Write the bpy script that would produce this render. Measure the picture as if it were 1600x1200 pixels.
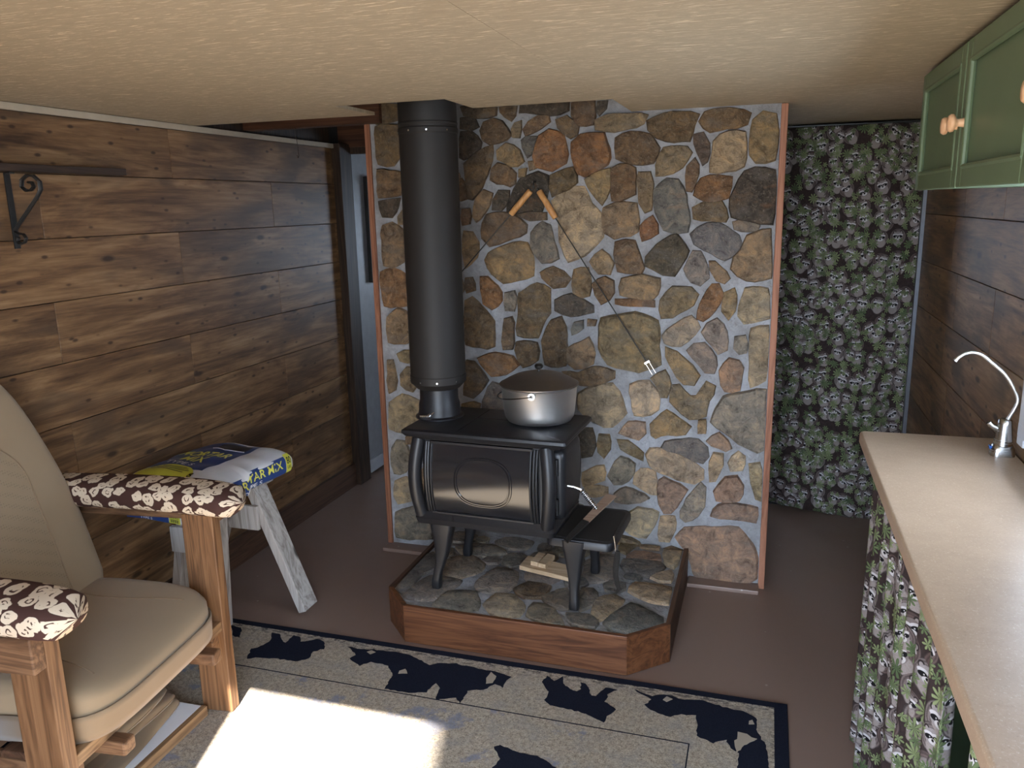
import bpy, bmesh, math, random
from mathutils import Vector, Matrix
random.seed(7)
for o in list(bpy.data.objects): bpy.data.objects.remove(o)
scene = bpy.context.scene
C = scene.collection

# ---------------------------------------------------------------- camera
F_PX = 1250.0
P_, Y_, R_ = math.radians(12.56), math.radians(17.69), math.radians(-1.25)
FW = Vector((-math.sin(Y_)*math.cos(P_), math.cos(Y_)*math.cos(P_), -math.sin(P_)))
RT = Vector((math.cos(Y_), math.sin(Y_), 0)); UP = RT.cross(FW)
RT, UP = math.cos(R_)*RT+math.sin(R_)*UP, -math.sin(R_)*RT+math.cos(R_)*UP
CAM = Vector((0, 0, 1.6))
cd = bpy.data.cameras.new('camera'); cam = bpy.data.objects.new('camera', cd); C.objects.link(cam)
cd.sensor_width = 36; cd.lens = 36*F_PX/1600; cd.clip_start = .05
cam.matrix_world = Matrix(((RT.x, UP.x, -FW.x, CAM.x), (RT.y, UP.y, -FW.y, CAM.y), (RT.z, UP.z, -FW.z, CAM.z), (0, 0, 0, 1)))
scene.camera = cam

def px(x, y, ax, v):
    d = FW+RT*((x-800)/F_PX)-UP*((y-600)/F_PX)
    return CAM+d*((v-CAM[ax])/d[ax])
def pX(x, y, v): return px(x, y, 0, v)
def pY(x, y, v): return px(x, y, 1, v)
def pZ(x, y, v): return px(x, y, 2, v)

# ---------------------------------------------------------------- world, sun, exposure
SUN_DIR = Vector((-.27, 1, -.78)).normalized()
w = bpy.data.worlds.new('world'); scene.world = w; w.use_nodes = True
wn = w.node_tree; bg = wn.nodes['Background']
bg.inputs[0].default_value = (.66, .80, 1., 1); bg.inputs[1].default_value = 4.0      # even bright haze
sd = bpy.data.lights.new('sun', 'SUN'); sd.energy = 13.0; sd.angle = math.radians(.6); sd.color = (1, .95, .87)
sun = bpy.data.objects.new('sun', sd); C.objects.link(sun)
sun.rotation_euler = SUN_DIR.to_track_quat('-Z', 'Y').to_euler(); sun.location = (1, -4, 5)
scene.view_settings.view_transform = 'Standard'; scene.view_settings.look = 'None'
scene.view_settings.gamma = 1; scene.view_settings.use_curve_mapping = False
scene.view_settings.exposure = 2.3

# ---------------------------------------------------------------- mesh helpers
WL = {}
class M:
    def __init__(s, xf=None): s.v = []; s.f = []; s.xf = xf; s.uv = None
    def add(s, vs, fs):
        b = len(s.v); s.v += [Vector(p) for p in vs]; s.f += [[b+i for i in f] for f in fs]; return s
    def box(s, x0, x1, y0, y1, z0, z1):
        x0, x1 = min(x0, x1), max(x0, x1); y0, y1 = min(y0, y1), max(y0, y1); z0, z1 = min(z0, z1), max(z0, z1)
        return s.add([(x0,y0,z0),(x1,y0,z0),(x1,y1,z0),(x0,y1,z0),(x0,y0,z1),(x1,y0,z1),(x1,y1,z1),(x0,y1,z1)],
            [(0,3,2,1),(4,5,6,7),(0,1,5,4),(1,2,6,5),(2,3,7,6),(3,0,4,7)])
    def bar(s, p, q, wv, t, ref=(0, 0, 1)):
        """board from p to q; wv = width across, t = thickness; ref = approx normal of the wide face's side"""
        p, q = Vector(p), Vector(q); d = (q-p).normalized(); a = d.cross(Vector(ref)).normalized(); b = a.cross(d).normalized()
        vs = [e+a*(i*wv/2)+b*(j*t/2) for e in (p, q) for i, j in ((-1,-1),(1,-1),(1,1),(-1,1))]
        return s.add(vs, [(0,3,2,1),(4,5,6,7),(0,1,5,4),(1,2,6,5),(2,3,7,6),(3,0,4,7)])
    def prism(s, poly, z0, z1):
        n = len(poly)
        return s.add([(x, y, z0) for x, y in poly]+[(x, y, z1) for x, y in poly],
            [list(range(n))[::-1], [n+i for i in range(n)]]+[(i, (i+1) % n, n+(i+1) % n, n+i) for i in range(n)])
    def lathe(s, prof, c, n=40, cap=True):
        c = Vector(c); b = [(c.x+r*math.cos(2*math.pi*k/n), c.y+r*math.sin(2*math.pi*k/n), c.z+z) for r, z in prof for k in range(n)]
        fs = [(i*n+k, i*n+(k+1) % n, (i+1)*n+(k+1) % n, (i+1)*n+k) for i in range(len(prof)-1) for k in range(n)]
        if cap: fs += [list(range(n))[::-1], [(len(prof)-1)*n+k for k in range(n)]]
        return s.add(b, fs)
    def tube(s, pts, r, n=8, closed=False, flat=1.0, up=None):
        pts = [Vector(p) for p in pts]; m = len(pts); vs = []; N = None
        for i, p in enumerate(pts):
            a = pts[(i-1) % m] if (closed or i > 0) else p; b = pts[(i+1) % m] if (closed or i < m-1) else p
            t = (b-a).normalized()
            if N is None:
                N = Vector(up) if up else (Vector((0,0,1)) if abs(t.z) < .9 else Vector((1,0,0)))
            if up: N = Vector(up)
            N = (N-t*N.dot(t)).normalized(); B = t.cross(N); rr = r[i] if isinstance(r, (list, tuple)) else r
            vs += [p+N*(rr*flat*math.cos(2*math.pi*k/n))+B*(rr*math.sin(2*math.pi*k/n)) for k in range(n)]
        fs = [((i % m)*n+k, (i % m)*n+(k+1) % n, ((i+1) % m)*n+(k+1) % n, ((i+1) % m)*n+k) for i in range(m if closed else m-1) for k in range(n)]
        if not closed: fs += [list(range(n))[::-1], [(m-1)*n+k for k in range(n)]]
        return s.add(vs, fs)
    def loft(s, secs, cap=True):
        n = len(secs[0]); vs = [p for q in secs for p in q]
        fs = [(i*n+k, i*n+(k+1) % n, (i+1)*n+(k+1) % n, (i+1)*n+k) for i in range(len(secs)-1) for k in range(n)]
        if cap: fs += [list(range(n))[::-1], [(len(secs)-1)*n+k for k in range(n)]]
        return s.add(vs, fs)
    def grid(s, fn, nu, nv, uvfn=None):
        vs = [fn(i/nu, j/nv) for j in range(nv+1) for i in range(nu+1)]
        if uvfn: s.uv = [uvfn(i/nu, j/nv) for j in range(nv+1) for i in range(nu+1)]
        W = nu+1
        return s.add(vs, [(j*W+i, j*W+i+1, (j+1)*W+i+1, (j+1)*W+i) for j in range(nv) for i in range(nu)])
    def build(s, name, mat, parent=None, smooth=False, bevel=0, seg=2, sub=0, solid=0, auto=40, wn=True):
        vs = [s.xf(p) if s.xf else p for p in s.v]; vs = [Vector(p) for p in vs]
        if parent is None:
            base = Vector((sum(p.x for p in vs)/len(vs), sum(p.y for p in vs)/len(vs), min(p.z for p in vs)))
        else:
            base = sum(vs, Vector())/len(vs)
        me = bpy.data.meshes.new(name); me.from_pydata([p-base for p in vs], [], s.f)
        if s.uv:
            ul = me.uv_layers.new(name='UVMap')
            for l in me.loops: ul.data[l.index].uv = s.uv[l.vertex_index]
        bm = bmesh.new(); bm.from_mesh(me)
        if not solid: bmesh.ops.recalc_face_normals(bm, faces=bm.faces)
        if smooth:
            for f in bm.faces: f.smooth = True
            for e in bm.edges:
                if len(e.link_faces) == 2 and e.calc_face_angle(0) > math.radians(auto): e.smooth = False
        bm.to_mesh(me); bm.free()
        me.materials.append(mat)
        o = bpy.data.objects.new(name, me); C.objects.link(o)
        if parent: o.parent = parent; o.location = base-WL[parent]
        else: o.location = base
        WL[o] = base
        if bevel:
            b = o.modifiers.new('bevel', 'BEVEL'); b.width = bevel; b.segments = seg; b.limit_method = 'ANGLE'; b.angle_limit = math.radians(35)
        if solid:
            b = o.modifiers.new('thick', 'SOLIDIFY'); b.thickness = solid; b.offset = 0
        if sub:
            b = o.modifiers.new('sub', 'SUBSURF'); b.levels = sub; b.render_levels = sub
        return o

def thing(name, label, cat, loc, group=None):
    o = bpy.data.objects.new(name, None); C.objects.link(o); o.location = loc; o.empty_display_size = .1
    WL[o] = Vector(loc); o['label'] = label; o['category'] = cat
    if group: o['group'] = group
    return o
def tag(o, label, cat, group=None):
    o['label'] = label; o['category'] = cat
    if group: o['group'] = group
    return o
def struct(o, label=None):
    o['kind'] = 'structure'
    if label: o['label'] = label
    return o
def frame(cx, cy, ang, cz=0):
    c, s_ = math.cos(ang), math.sin(ang)
    return lambda p: Vector((cx+c*p[0]-s_*p[1], cy+s_*p[0]+c*p[1], cz+p[2]))
def sup(t, e=4): return max(0., 1-abs(t)**e)**(1/e)

# ---------------------------------------------------------------- node helpers
class NT:
    def __init__(s, name):
        s.m = bpy.data.materials.new(name); s.m.use_nodes = True; s.t = s.m.node_tree; s.b = s.t.nodes['Principled BSDF']
    def n(s, typ, **k):
        nd = s.t.nodes.new('ShaderNode'+typ)
        for a, b in k.items(): setattr(nd, a, b)
        return nd
    def put(s, sock, val):
        if isinstance(val, bpy.types.NodeSocket): s.t.links.new(val, sock)
        elif val is not None:
            if isinstance(val, (tuple, list)) and len(val) == 3 and sock.type == 'RGBA': val = (*val, 1)
            sock.default_value = val
    def coord(s, kind='Object'): return s.n('TexCoord').outputs[kind]
    def rnd(s): return s.n('ObjectInfo').outputs['Random']
    def map(s, v, scale=(1,1,1), loc=(0,0,0), rot=(0,0,0)):
        m = s.n('Mapping'); s.put(m.inputs[0], v); s.put(m.inputs['Scale'], scale); s.put(m.inputs['Location'], loc); s.put(m.inputs['Rotation'], rot); return m.outputs[0]
    def off(s, v, amt=37.):
        c = s.n('CombineXYZ'); r = s.math('MULTIPLY', s.rnd(), amt)
        for i in range(3): s.put(c.inputs[i], r)
        a = s.n('VectorMath', operation='ADD'); s.put(a.inputs[0], v); s.put(a.inputs[1], c.outputs[0]); return a.outputs[0]
    def noise(s, v, scale=5, detail=4, rough=.55, dist=0):
        t = s.n('TexNoise'); s.put(t.inputs['Vector'], v); t.inputs['Scale'].default_value = scale; t.inputs['Detail'].default_value = detail
        t.inputs['Roughness'].default_value = rough; t.inputs['Distortion'].default_value = dist; return t.outputs[0]
    def voro(s, v, scale=5, rand=1., feat='F1', dim='3D'):
        t = s.n('TexVoronoi', feature=feat, voronoi_dimensions=dim); s.put(t.inputs['Vector'], v); t.inputs['Scale'].default_value = scale; t.inputs['Randomness'].default_value = rand; return t
    def math(s, op, a, b=None, c=None, clamp=False):
        m = s.n('Math', operation=op, use_clamp=clamp); s.put(m.inputs[0], a)
        if b is not None: s.put(m.inputs[1], b)
        if c is not None: s.put(m.inputs[2], c)
        return m.outputs[0]
    def ramp(s, v, stops, interp='LINEAR'):
        r = s.n('ValToRGB'); e = r.color_ramp; e.interpolation = interp
        while len(e.elements) < len(stops): e.elements.new(.5)
        for el, (p, c) in zip(e.elements, stops):
            el.position = p; el.color = (*c, 1) if isinstance(c, (tuple, list)) else (c, c, c, 1)
        s.put(r.inputs[0], v); return r.outputs[0]
    def mix(s, fac, a, b, mode='MIX'):
        m = s.n('MixRGB', blend_type=mode); s.put(m.inputs[0], fac); s.put(m.inputs[1], a); s.put(m.inputs[2], b); return m.outputs[0]
    def bump(s, h, st=.3, d=.01):
        b = s.n('Bump'); s.put(b.inputs['Height'], h); b.inputs['Strength'].default_value = st; b.inputs['Distance'].default_value = d; s.put(s.b.inputs['Normal'], b.outputs[0])
    def fin(s, col=None, rough=.6, metal=0, spec=.5):
        if col is not None: s.put(s.b.inputs['Base Color'], col)
        s.put(s.b.inputs['Roughness'], rough); s.put(s.b.inputs['Metallic'], metal); s.b.inputs['Specular IOR Level'].default_value = spec
        return s.m

def plain(name, col, rough=.6, metal=0, spec=.5, var=.12, scale=30, bump=0):
    t = NT(name); v = t.coord(); n = t.noise(v, scale, 4)
    c = t.mix(n, tuple(x*(1-var) for x in col), tuple(min(1, x*(1+var)) for x in col))
    if bump: t.bump(n, bump, .004)
    return t.fin(c, rough, metal, spec)

def wood(name, dark, mid, light, axis=1, rough=.55, knots=True, grain=1., spec=.35, ring=2.2):
    """grain runs along axis"""
    t = NT(name); v = t.off(t.coord()); sc = [14*grain]*3; sc[axis] = .9*grain
    vv = t.map(v, tuple(sc)); n1 = t.noise(vv, 1.0, 5, .6, .6)
    sc2 = [60*grain]*3; sc2[axis] = 2.0*grain; n2 = t.noise(t.map(v, tuple(sc2)), 1, 3)
    rings = t.math('FRACT', t.math('MULTIPLY', n1, ring*3)); rings = t.math('ABSOLUTE', t.math('SUBTRACT', rings, .5))
    f = t.math('ADD', t.math('MULTIPLY', rings, .9), t.math('MULTIPLY', n2, .6), clamp=True)
    c = t.ramp(f, [(.15, dark), (.5, mid), (.9, light)])
    if knots:
        ks = [5.]*3; ks[axis] = 2.2; k = t.voro(t.map(v, tuple(ks)), 1., 1.).outputs['Distance']
        c = t.mix(t.ramp(k, [(.05, 1.), (.11, 0.)]), c, tuple(x*.25 for x in dark))
    t.bump(n2, .15, .003)
    return t.fin(c, rough, 0, spec)

def laminate():
    t = NT('laminate_wood'); v = t.off(t.coord(), 53.)
    n1 = t.noise(t.map(v, (3, 1.6, 11)), 1, 5, .6, 1.2); n2 = t.noise(t.map(v, (4, 5, 95)), 1, 5, .7); n3 = t.noise(t.map(v, (1, 1.5, 5.5)), 1, 3, .55, .6); n4 = t.noise(t.map(v, (4, 2.2, 30)), 1, 4, .65, .8)
    f = t.math('ADD', t.math('MULTIPLY', n1, .5), t.math('ADD', t.math('MULTIPLY', n2, .22), t.math('MULTIPLY', n4, .28)))
    c = t.ramp(f, [(.36, (.05,.024,.011)), (.46, (.135,.070,.031)), (.54, (.225,.124,.056)), (.66, (.35,.215,.11))])
    c = t.mix(t.ramp(n3, [(.52, 0.), (.64, .8)]), c, t.mix(n2, (.035,.020,.012), (.12,.070,.038)))
    k = t.voro(t.map(v, (9, 10, 22)), 1, 1.).outputs['Distance']; k2 = t.voro(t.map(v, (5, 3.2, 9), (.3, .7, .2)), 1, 1.).outputs['Distance']
    c = t.mix(t.ramp(k, [(.08, .85), (.17, 0.)]), c, (.035,.016,.008)); c = t.mix(t.ramp(k2, [(.06, .9), (.13, 0.)]), c, (.030,.015,.008))
    r = t.math('ADD', t.math('MULTIPLY', t.rnd(), .3), .85); c = t.mix(1., c, t.ramp(r, [(0, 0.), (1, 1.)]), 'MULTIPLY')
    t.bump(n2, .1, .002)
    return t.fin(c, .5, 0, .3)

def stone_mat():
    t = NT('field_stone'); v = t.off(t.coord(), 91.); oc = t.n('ObjectInfo').outputs['Color']
    n1 = t.noise(v, 20, 7, .72, .6); n2 = t.noise(v, 85, 5, .75); n3 = t.noise(t.map(v, (1, 1, 2.2)), 9, 4, .65)
    c = t.mix(1, oc, t.ramp(n1, [(.32, (.34,.32,.30)), (.5, (.95,.93,.9)), (.66, (1.6,1.42,1.15))]), 'MULTIPLY')
    c = t.mix(t.ramp(n3, [(.5, 0.), (.68, .7)]), c, t.mix(.6, oc, (.16,.145,.13)))
    c = t.mix(t.ramp(n3, [(.26, .55), (.4, 0.)]), c, t.mix(.5, oc, (.36,.16,.05)))
    c = t.mix(t.ramp(n2, [(.55, 0.), (.75, .6)]), c, t.mix(.55, oc, (.62,.52,.38)))
    h = t.math('ADD', n1, t.math('MULTIPLY', n2, .5)); t.bump(h, 1., .018)
    return t.fin(c, .72, 0, .25)

def mortar_mat():
    t = NT('mortar'); v = t.coord(); n = t.noise(v, 45, 6, .7); n1 = t.noise(v, 9, 4)
    c = t.mix(n, (.26,.258,.265), (.48,.48,.50)); c = t.mix(t.ramp(n1, [(.35, .6), (.6, 0.)]), c, (.19,.18,.172)); t.bump(n, .9, .014)
    return t.fin(c, .9, 0, .1)

def floor_mat():
    t = NT('painted_floor'); v = t.coord(); n = t.noise(v, 6, 5, .6); n2 = t.noise(v, 160, 3)
    c = t.mix(n, (.19,.125,.097), (.245,.168,.133))
    k = t.voro(v, 9, 1.).outputs['Distance']; c = t.mix(t.ramp(k, [(.03, .7), (.05, 0.)]), c, (.4,.34,.29))
    sc = t.noise(t.map(v, (2, 40, 1), rot=(0,0,.5)), 1, 3, .5); c = t.mix(t.ramp(sc, [(.72, 0.), (.78, .35)]), c, (.26,.2,.17))
    t.bump(t.math('ADD', n, t.math('MULTIPLY', n2, .3)), .12, .004)
    return t.fin(c, t.ramp(n, [(.3, .34), (.7, .5)]), 0, .45)

def ceil_mat():
    t = NT('strand_board_paint'); v = t.coord()
    a = t.noise(t.map(v, (15, 120, 1), rot=(0,0,.12)), 1, 4, .65, .5); b = t.noise(t.map(v, (20, 150, 1), rot=(0,0,-.3)), 1, 4, .65, .3); m = t.noise(v, 5, 3); w_ = t.noise(t.map(v, (12, 45, 1)), 1, 4, .6)
    c = t.mix(w_, (.33,.26,.172), (.45,.358,.245))
    s1 = t.math('MULTIPLY', t.ramp(a, [(.565, 0.), (.63, 1.)]), t.ramp(m, [(.38, .15), (.6, 1.)]))
    s2 = t.math('MULTIPLY', t.ramp(b, [(.58, 0.), (.64, 1.)]), t.ramp(m, [(.4, 1.), (.6, .2)]))
    c = t.mix(t.math('MULTIPLY', t.math('MAXIMUM', s1, s2), .8), c, (.80,.67,.47))
    t.bump(t.math('ADD', a, b), .25, .003)
    return t.fin(c, .55, 0, .3)

def leopard_mat():
    t = NT('blotch_print_fabric'); v = t.coord('UV'); nz = t.n('TexNoise'); t.put(nz.inputs['Vector'], v); nz.inputs['Scale'].default_value = 34; nz.inputs['Detail'].default_value = 2
    a = t.n('VectorMath', operation='MULTIPLY_ADD'); t.put(a.inputs[0], nz.outputs[1]); a.inputs[1].default_value = (.028,)*3; t.put(a.inputs[2], v)
    vo = t.voro(a.outputs[0], 23, .75, dim='2D'); d = vo.outputs['Distance']; n = t.noise(v, 75, 2, .5)
    f = t.ramp(d, [(.405, 1.), (.435, 0.)])
    inner = t.math('MULTIPLY', t.ramp(d, [(.10, 0.), (.13, 1.)]), t.ramp(d, [(.19, 1.), (.22, 0.)])); inner = t.math('MULTIPLY', inner, t.ramp(n, [(.5, 0.), (.54, 1.)]))
    f = t.math('MULTIPLY', f, t.math('SUBTRACT', 1., inner))
    c = t.mix(f, (.062,.030,.024), (.62,.50,.37))
    wv = t.noise(v, 900, 1); t.bump(wv, .2, .001)
    return t.fin(c, .9, 0, .1)

def fabric(name, col, perf=False):
    t = NT(name); v = t.coord(); n = t.noise(v, 7, 3); w_ = t.noise(v, 700, 2)
    c = t.mix(n, tuple(x*.92 for x in col), tuple(x*1.07 for x in col)); c = t.mix(t.math('MULTIPLY', w_, .25), c, tuple(x*.7 for x in col))
    if perf:
        k = t.voro(v, 130, .15).outputs['Distance']; c = t.mix(t.ramp(k, [(.22, .45), (.34, 0.)]), c, tuple(x*.45 for x in col))
    t.bump(w_, .15, .001)
    t.b.inputs['Sheen Weight'].default_value = .15
    return t.fin(c, .9, 0, .1)

def raccoon_mat():
    """woodland fabric: crowded masked animal faces, furry backs and leaf sprays, laid out in cloth UV (metres)"""
    t = NT('raccoon_print_cloth'); uv = t.coord('UV')
    def cells(scale, off_, rand):
        p = t.map(uv, (scale,)*3, off_); vo = t.voro(p, 1., rand, dim='2D')
        d = t.n('VectorMath', operation='SUBTRACT'); t.put(d.inputs[0], p); t.put(d.inputs[1], vo.outputs['Position'])
        sp = t.n('SeparateColor'); t.put(sp.inputs[0], vo.outputs['Color']); return d.outputs[0], sp.outputs, vo.outputs['Distance']
    def ell(v, cx, cy, rx, ry, soft=.12):
        m = t.map(v, (1/rx, 1/ry, 0), (-cx/rx, -cy/ry, 0)); l = t.n('VectorMath', operation='LENGTH'); t.put(l.inputs[0], m)
        return t.math('MULTIPLY_ADD', l.outputs['Value'], -1/soft, (1+soft)/soft, clamp=True)
    fine = t.noise(uv, 260, 3, .7); mid = t.noise(uv, 60, 3, .6)
    col = t.mix(mid, (.018,.013,.012), (.075,.050,.045))
    def layer(col, scale, off_, rand, keep):
        d, r, dist = cells(scale, off_, rand)
        rot = t.n('VectorRotate', rotation_type='Z_AXIS'); t.put(rot.inputs['Vector'], d); t.put(rot.inputs['Angle'], t.math('MULTIPLY_ADD', r[0], 1.3, -.65)); v = rot.outputs[0]
        on = t.math('GREATER_THAN', r[2], keep)
        def ov(col, mask, c): return t.mix(t.math('MULTIPLY', mask, on), col, c)
        # furry humped body with arcs of fur
        arcs = t.math('SINE', t.math('MULTIPLY_ADD', dist, 62., t.math('MULTIPLY', fine, 5.)))
        fur = t.mix(r[1], (.13,.085,.075), (.27,.235,.22)); fur = t.mix(t.math('MULTIPLY_ADD', arcs, .35, .35), fur, (.05,.036,.034))
        col = ov(col, ell(v, 0, -.02, .50, .47, .08), (.012,.009,.009))
        col = ov(col, ell(v, 0, -.02, .46, .43, .15), fur)
        body = t.mix(fine, (.22,.165,.12), (.47,.44,.43)); col = ov(col, ell(v, .02, -.26, .25, .26, .2), body)
        face = t.mix(r[1], (.24,.20,.18), (.5,.47,.46)); face = t.mix(t.math('MULTIPLY', fine, .6), face, (.1,.08,.075))
        for sx in (-1, 1):
            col = ov(col, ell(v, .21*sx, .25, .095, .10), (.035,.026,.025)); col = ov(col, ell(v, .21*sx, .24, .055, .06), (.36,.32,.30))
        col = ov(col, ell(v, 0, .04, .29, .235), face)
        for sx in (-1, 1):
            col = ov(col, ell(v, .15*sx, .105, .16, .062), (.66,.64,.63)); col = ov(col, ell(v, .145*sx, .015, .135, .072), (.009,.008,.010)); col = ov(col, ell(v, .11*sx, .02, .022, .02), (.6,.6,.58))
        col = ov(col, ell(v, 0, -.095, .15, .085), (.66,.64,.62)); col = ov(col, ell(v, 0, -.06, .05, .042), (.008,.007,.008))
        return col
    col = layer(col, 12.5, (0, 0, 0), .8, -.1)
    col = layer(col, 15.5, (.37, .61, 0), .85, .60)
    def leaves(col, scale, off_, keep, k):
        d, r, dist = cells(scale, off_, .8); s_ = t.n('SeparateXYZ'); t.put(s_.inputs[0], d)
        ang = t.math('ARCTAN2', s_.outputs[1], s_.outputs[0]); pet = t.math('ABSOLUTE', t.math('SINE', t.math('MULTIPLY_ADD', ang, k, t.math('MULTIPLY', r[0], 6.))))
        lim = t.math('MULTIPLY_ADD', pet, .40, .08); on = t.math('MULTIPLY', t.math('LESS_THAN', dist, lim), t.math('GREATER_THAN', r[1], keep))
        g = t.mix(pet, (.035,.055,.025), (.30,.36,.17)); g = t.mix(r[2], g, t.mix(pet, (.02,.032,.018), (.11,.16,.07)))
        return t.mix(on, col, g)
    col = leaves(col, 19, (.2, .8, 0), .70, 4.5)
    col = leaves(col, 30, (.55, .15, 0), .62, 3.5)
    col = leaves(col, 37, (.85, .45, 0), .70, 3.)
    t.bump(fine, .1, .001)
    col = t.mix(1., col, (.62,.60,.62), 'MULTIPLY')
    return t.fin(col, .85, 0, .15)

def rug_mat():
    t = NT('rug_field'); v = t.coord('UV'); n = t.noise(v, 210, 3, .85); m = t.noise(v, 14, 4, .6); b = t.noise(v, 7, 4, .65)
    g2 = t.noise(v, 75, 4, .8); c = t.mix(t.ramp(t.math('ADD', t.math('MULTIPLY', n, .5), t.math('MULTIPLY', g2, .5)), [(.38, 0.), (.62, 1.)]), (.15,.122,.095), (.56,.47,.365)); c = t.mix(t.ramp(m, [(.45, .0), (.7, .5)]), c, t.mix(n, (.15,.145,.14), (.36,.35,.34)))
    s_ = t.n('SeparateXYZ'); t.put(s_.inputs[0], v)
    inside = t.math('MULTIPLY', t.math('LESS_THAN', s_.outputs[1], 2.165), t.math('LESS_THAN', s_.outputs[0], -.16))
    blue = t.math('MULTIPLY', t.ramp(b, [(.56, 0.), (.62, .7)]), t.math('MULTIPLY', inside, t.ramp(n, [(.42, 0.), (.5, 1.)])))
    c = t.mix(blue, c, (.15,.18,.27))
    # woven speckle of pebbles and twigs along the outer edge
    ed = t.math('MAXIMUM', t.ramp(t.math('MULTIPLY', t.math('SUBTRACT', 2.425, s_.outputs[1]), 10.), [(.0, 1.), (.6, 0.)]), t.ramp(t.math('MULTIPLY', t.math('SUBTRACT', .09, s_.outputs[0]), 10.), [(.0, .6), (.25, 0.)]))
    k = t.noise(t.map(v, (28, 70, 1)), 1, 3, .7); c = t.mix(t.math('MULTIPLY', ed, t.ramp(k, [(.5, 0.), (.56, 1.)])), c, (.045,.04,.045))
    t.bump(n, .5, .004)
    return t.fin(c, .95, 0, .05)

def steel(name, col, rough, aniso=False):
    t = NT(name); v = t.coord(); n = t.noise(t.map(v, (6, 6, 160)), 1, 3); n2 = t.noise(v, 9, 4)
    return t.fin(t.mix(n2, tuple(x*.8 for x in col), col), t.math('MULTIPLY_ADD', n, .15, rough-.07), 1.)

MT = dict(
 lam=laminate(), stone=stone_mat(), mortar=mortar_mat(), floor=floor_mat(), ceil=ceil_mat(), leo=leopard_mat(), rac=raccoon_mat(), rug=rug_mat(),
 redx=wood('stained_board_x', (.035,.011,.005), (.105,.038,.015), (.165,.067,.028), 0, .42, spec=.4), redz=wood('red_trim_z', (.13,.045,.022), (.26,.105,.055), (.34,.15,.085), 2, .6, False),
 dark=wood('dark_stained_wood', (.012,.007,.004), (.03,.017,.010), (.06,.035,.02), 2, .6), darkx=wood('dark_joist', (.03,.012,.006), (.07,.028,.014), (.12,.05,.025), 0, .6),
 base=wood('dark_baseboard', (.03,.014,.008), (.075,.036,.02), (.12,.06,.033), 1, .5),
 post=wood('chair_timber_z', (.06,.026,.011), (.155,.075,.033), (.25,.13,.06), 2, .55), posty=wood('chair_timber_y', (.10,.05,.023), (.25,.145,.072), (.36,.22,.115), 1, .55), postx=wood('chair_timber_x', (.06,.028,.013), (.14,.07,.034), (.24,.13,.065), 0, .6),
 grey=wood('weathered_pine', (.20,.17,.145), (.40,.365,.335), (.52,.485,.45), 2, .75, True, 1., .2), pale=wood('pale_pine', (.40,.26,.14), (.58,.41,.25), (.68,.51,.34), 0, .6, False),
 iron=plain('black_cast_iron', (.011,.011,.013), .42, 0, .5, .25, 60, .12), panel=plain('satin_black_stove_panel', (.012,.012,.014), .17, 0, 1., .2, 30, .008), pipe=plain('matt_black_pipe', (.014,.012,.011), .6, 0, .4, .15, 20),
 alu=steel('cast_aluminium', (.78,.76,.74), .44), lid=steel('dull_aluminium_lid', (.30,.27,.25), .42), chrome=steel('bright_wire', (.85,.85,.86), .18), nickel=steel('brushed_nickel', (.55,.53,.51), .25),  # lid: oxidised grey, its brown ceiling reflection also mixed into the colour
 black=plain('black_plastic', (.012,.012,.012), .3), tan=fabric('tan_seat_cloth', (.275,.196,.12)), tanp=fabric('tan_perforated_cloth', (.26,.187,.115), True), tand=fabric('tan_skirt_cloth', (.24,.165,.10)),
 navy=plain('navy_pile', (.012,.014,.024), .95, 0, .05, .5, 300, .3), green=plain('green_paint', (.115,.158,.088), .42, 0, .4, .1, 8), counter=None,
 greydoor=plain('grey_door_paint', (.24,.24,.25), .5, 0, .4, .2, 22), white=plain('white_melamine', (.78,.78,.79), .35, 0, .4, .03), trimw=plain('pale_trim_paint', (.40,.33,.24), .6), peach=wood('beech_knob', (.55,.30,.16), (.66,.38,.21), (.72,.45,.27), 2, .4, False),
 bagw=plain('white_bag_paper', (.62,.62,.64), .45, 0, .4, .12, 14, .3), bagb=plain('blue_bag_ink', (.022,.05,.17), .38, 0, .4, .15, 14), bagy=plain('yellow_bag_ink', (.60,.58,.07), .4, 0, .4, .08, 14), ink=plain('black_ink', (.01,.01,.012), .45), inkw=plain('white_ink', (.7,.7,.72), .45), inky=plain('yellow_ink', (.68,.64,.10), .45),
 wire=plain('dark_wire', (.05,.048,.045), .4, .8), wroughti=plain('wrought_iron', (.035,.034,.033), .5, .5, .5, .3, 60), scorch=plain('charred_wood', (.02,.017,.015), .8, 0, .2, .4, 90, .4), paddle=wood('paddle_wood', (.17,.10,.065), (.27,.17,.115), (.33,.22,.155), 0, .6, False),
 attic=plain('attic_boards', (.03,.018,.012), .8), outside=plain('gravel_yard', (.30,.27,.22), .95, 0, .1, .3, 3), shade=plain('dark_interior', (.02,.022,.024), .8))
def counter_mat():
    t = NT('speckled_laminate'); v = t.coord(); n = t.noise(v, 240, 4, .75); m = t.noise(t.map(v, (3, 5, 3), rot=(0,0,.4)), 3, 5, .6, .6)
    c = t.mix(m, (.34,.235,.155), (.46,.335,.235)); c = t.mix(t.ramp(n, [(.58, 0.), (.7, .7)]), c, (.62,.52,.42)); c = t.mix(t.ramp(n, [(.3, .5), (.42, 0.)]), c, (.2,.14,.10))
    return t.fin(c, .34, 0, .45)
MT['counter'] = counter_mat()

# ================================================================ SETTING
XL, XR, YB, CE = -2.28, .685, -.35, 1.95
WY = 3.28                                     # face of the stone wall
fl = struct(M().box(XL-.1, XR+.1, YB-.02, 6.0, -.08, 0).build('floor', MT['floor']))
yard = struct(M().box(-14, 14, -22, YB-.03, -.2, -.09).build('ground', MT['outside']))

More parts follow.
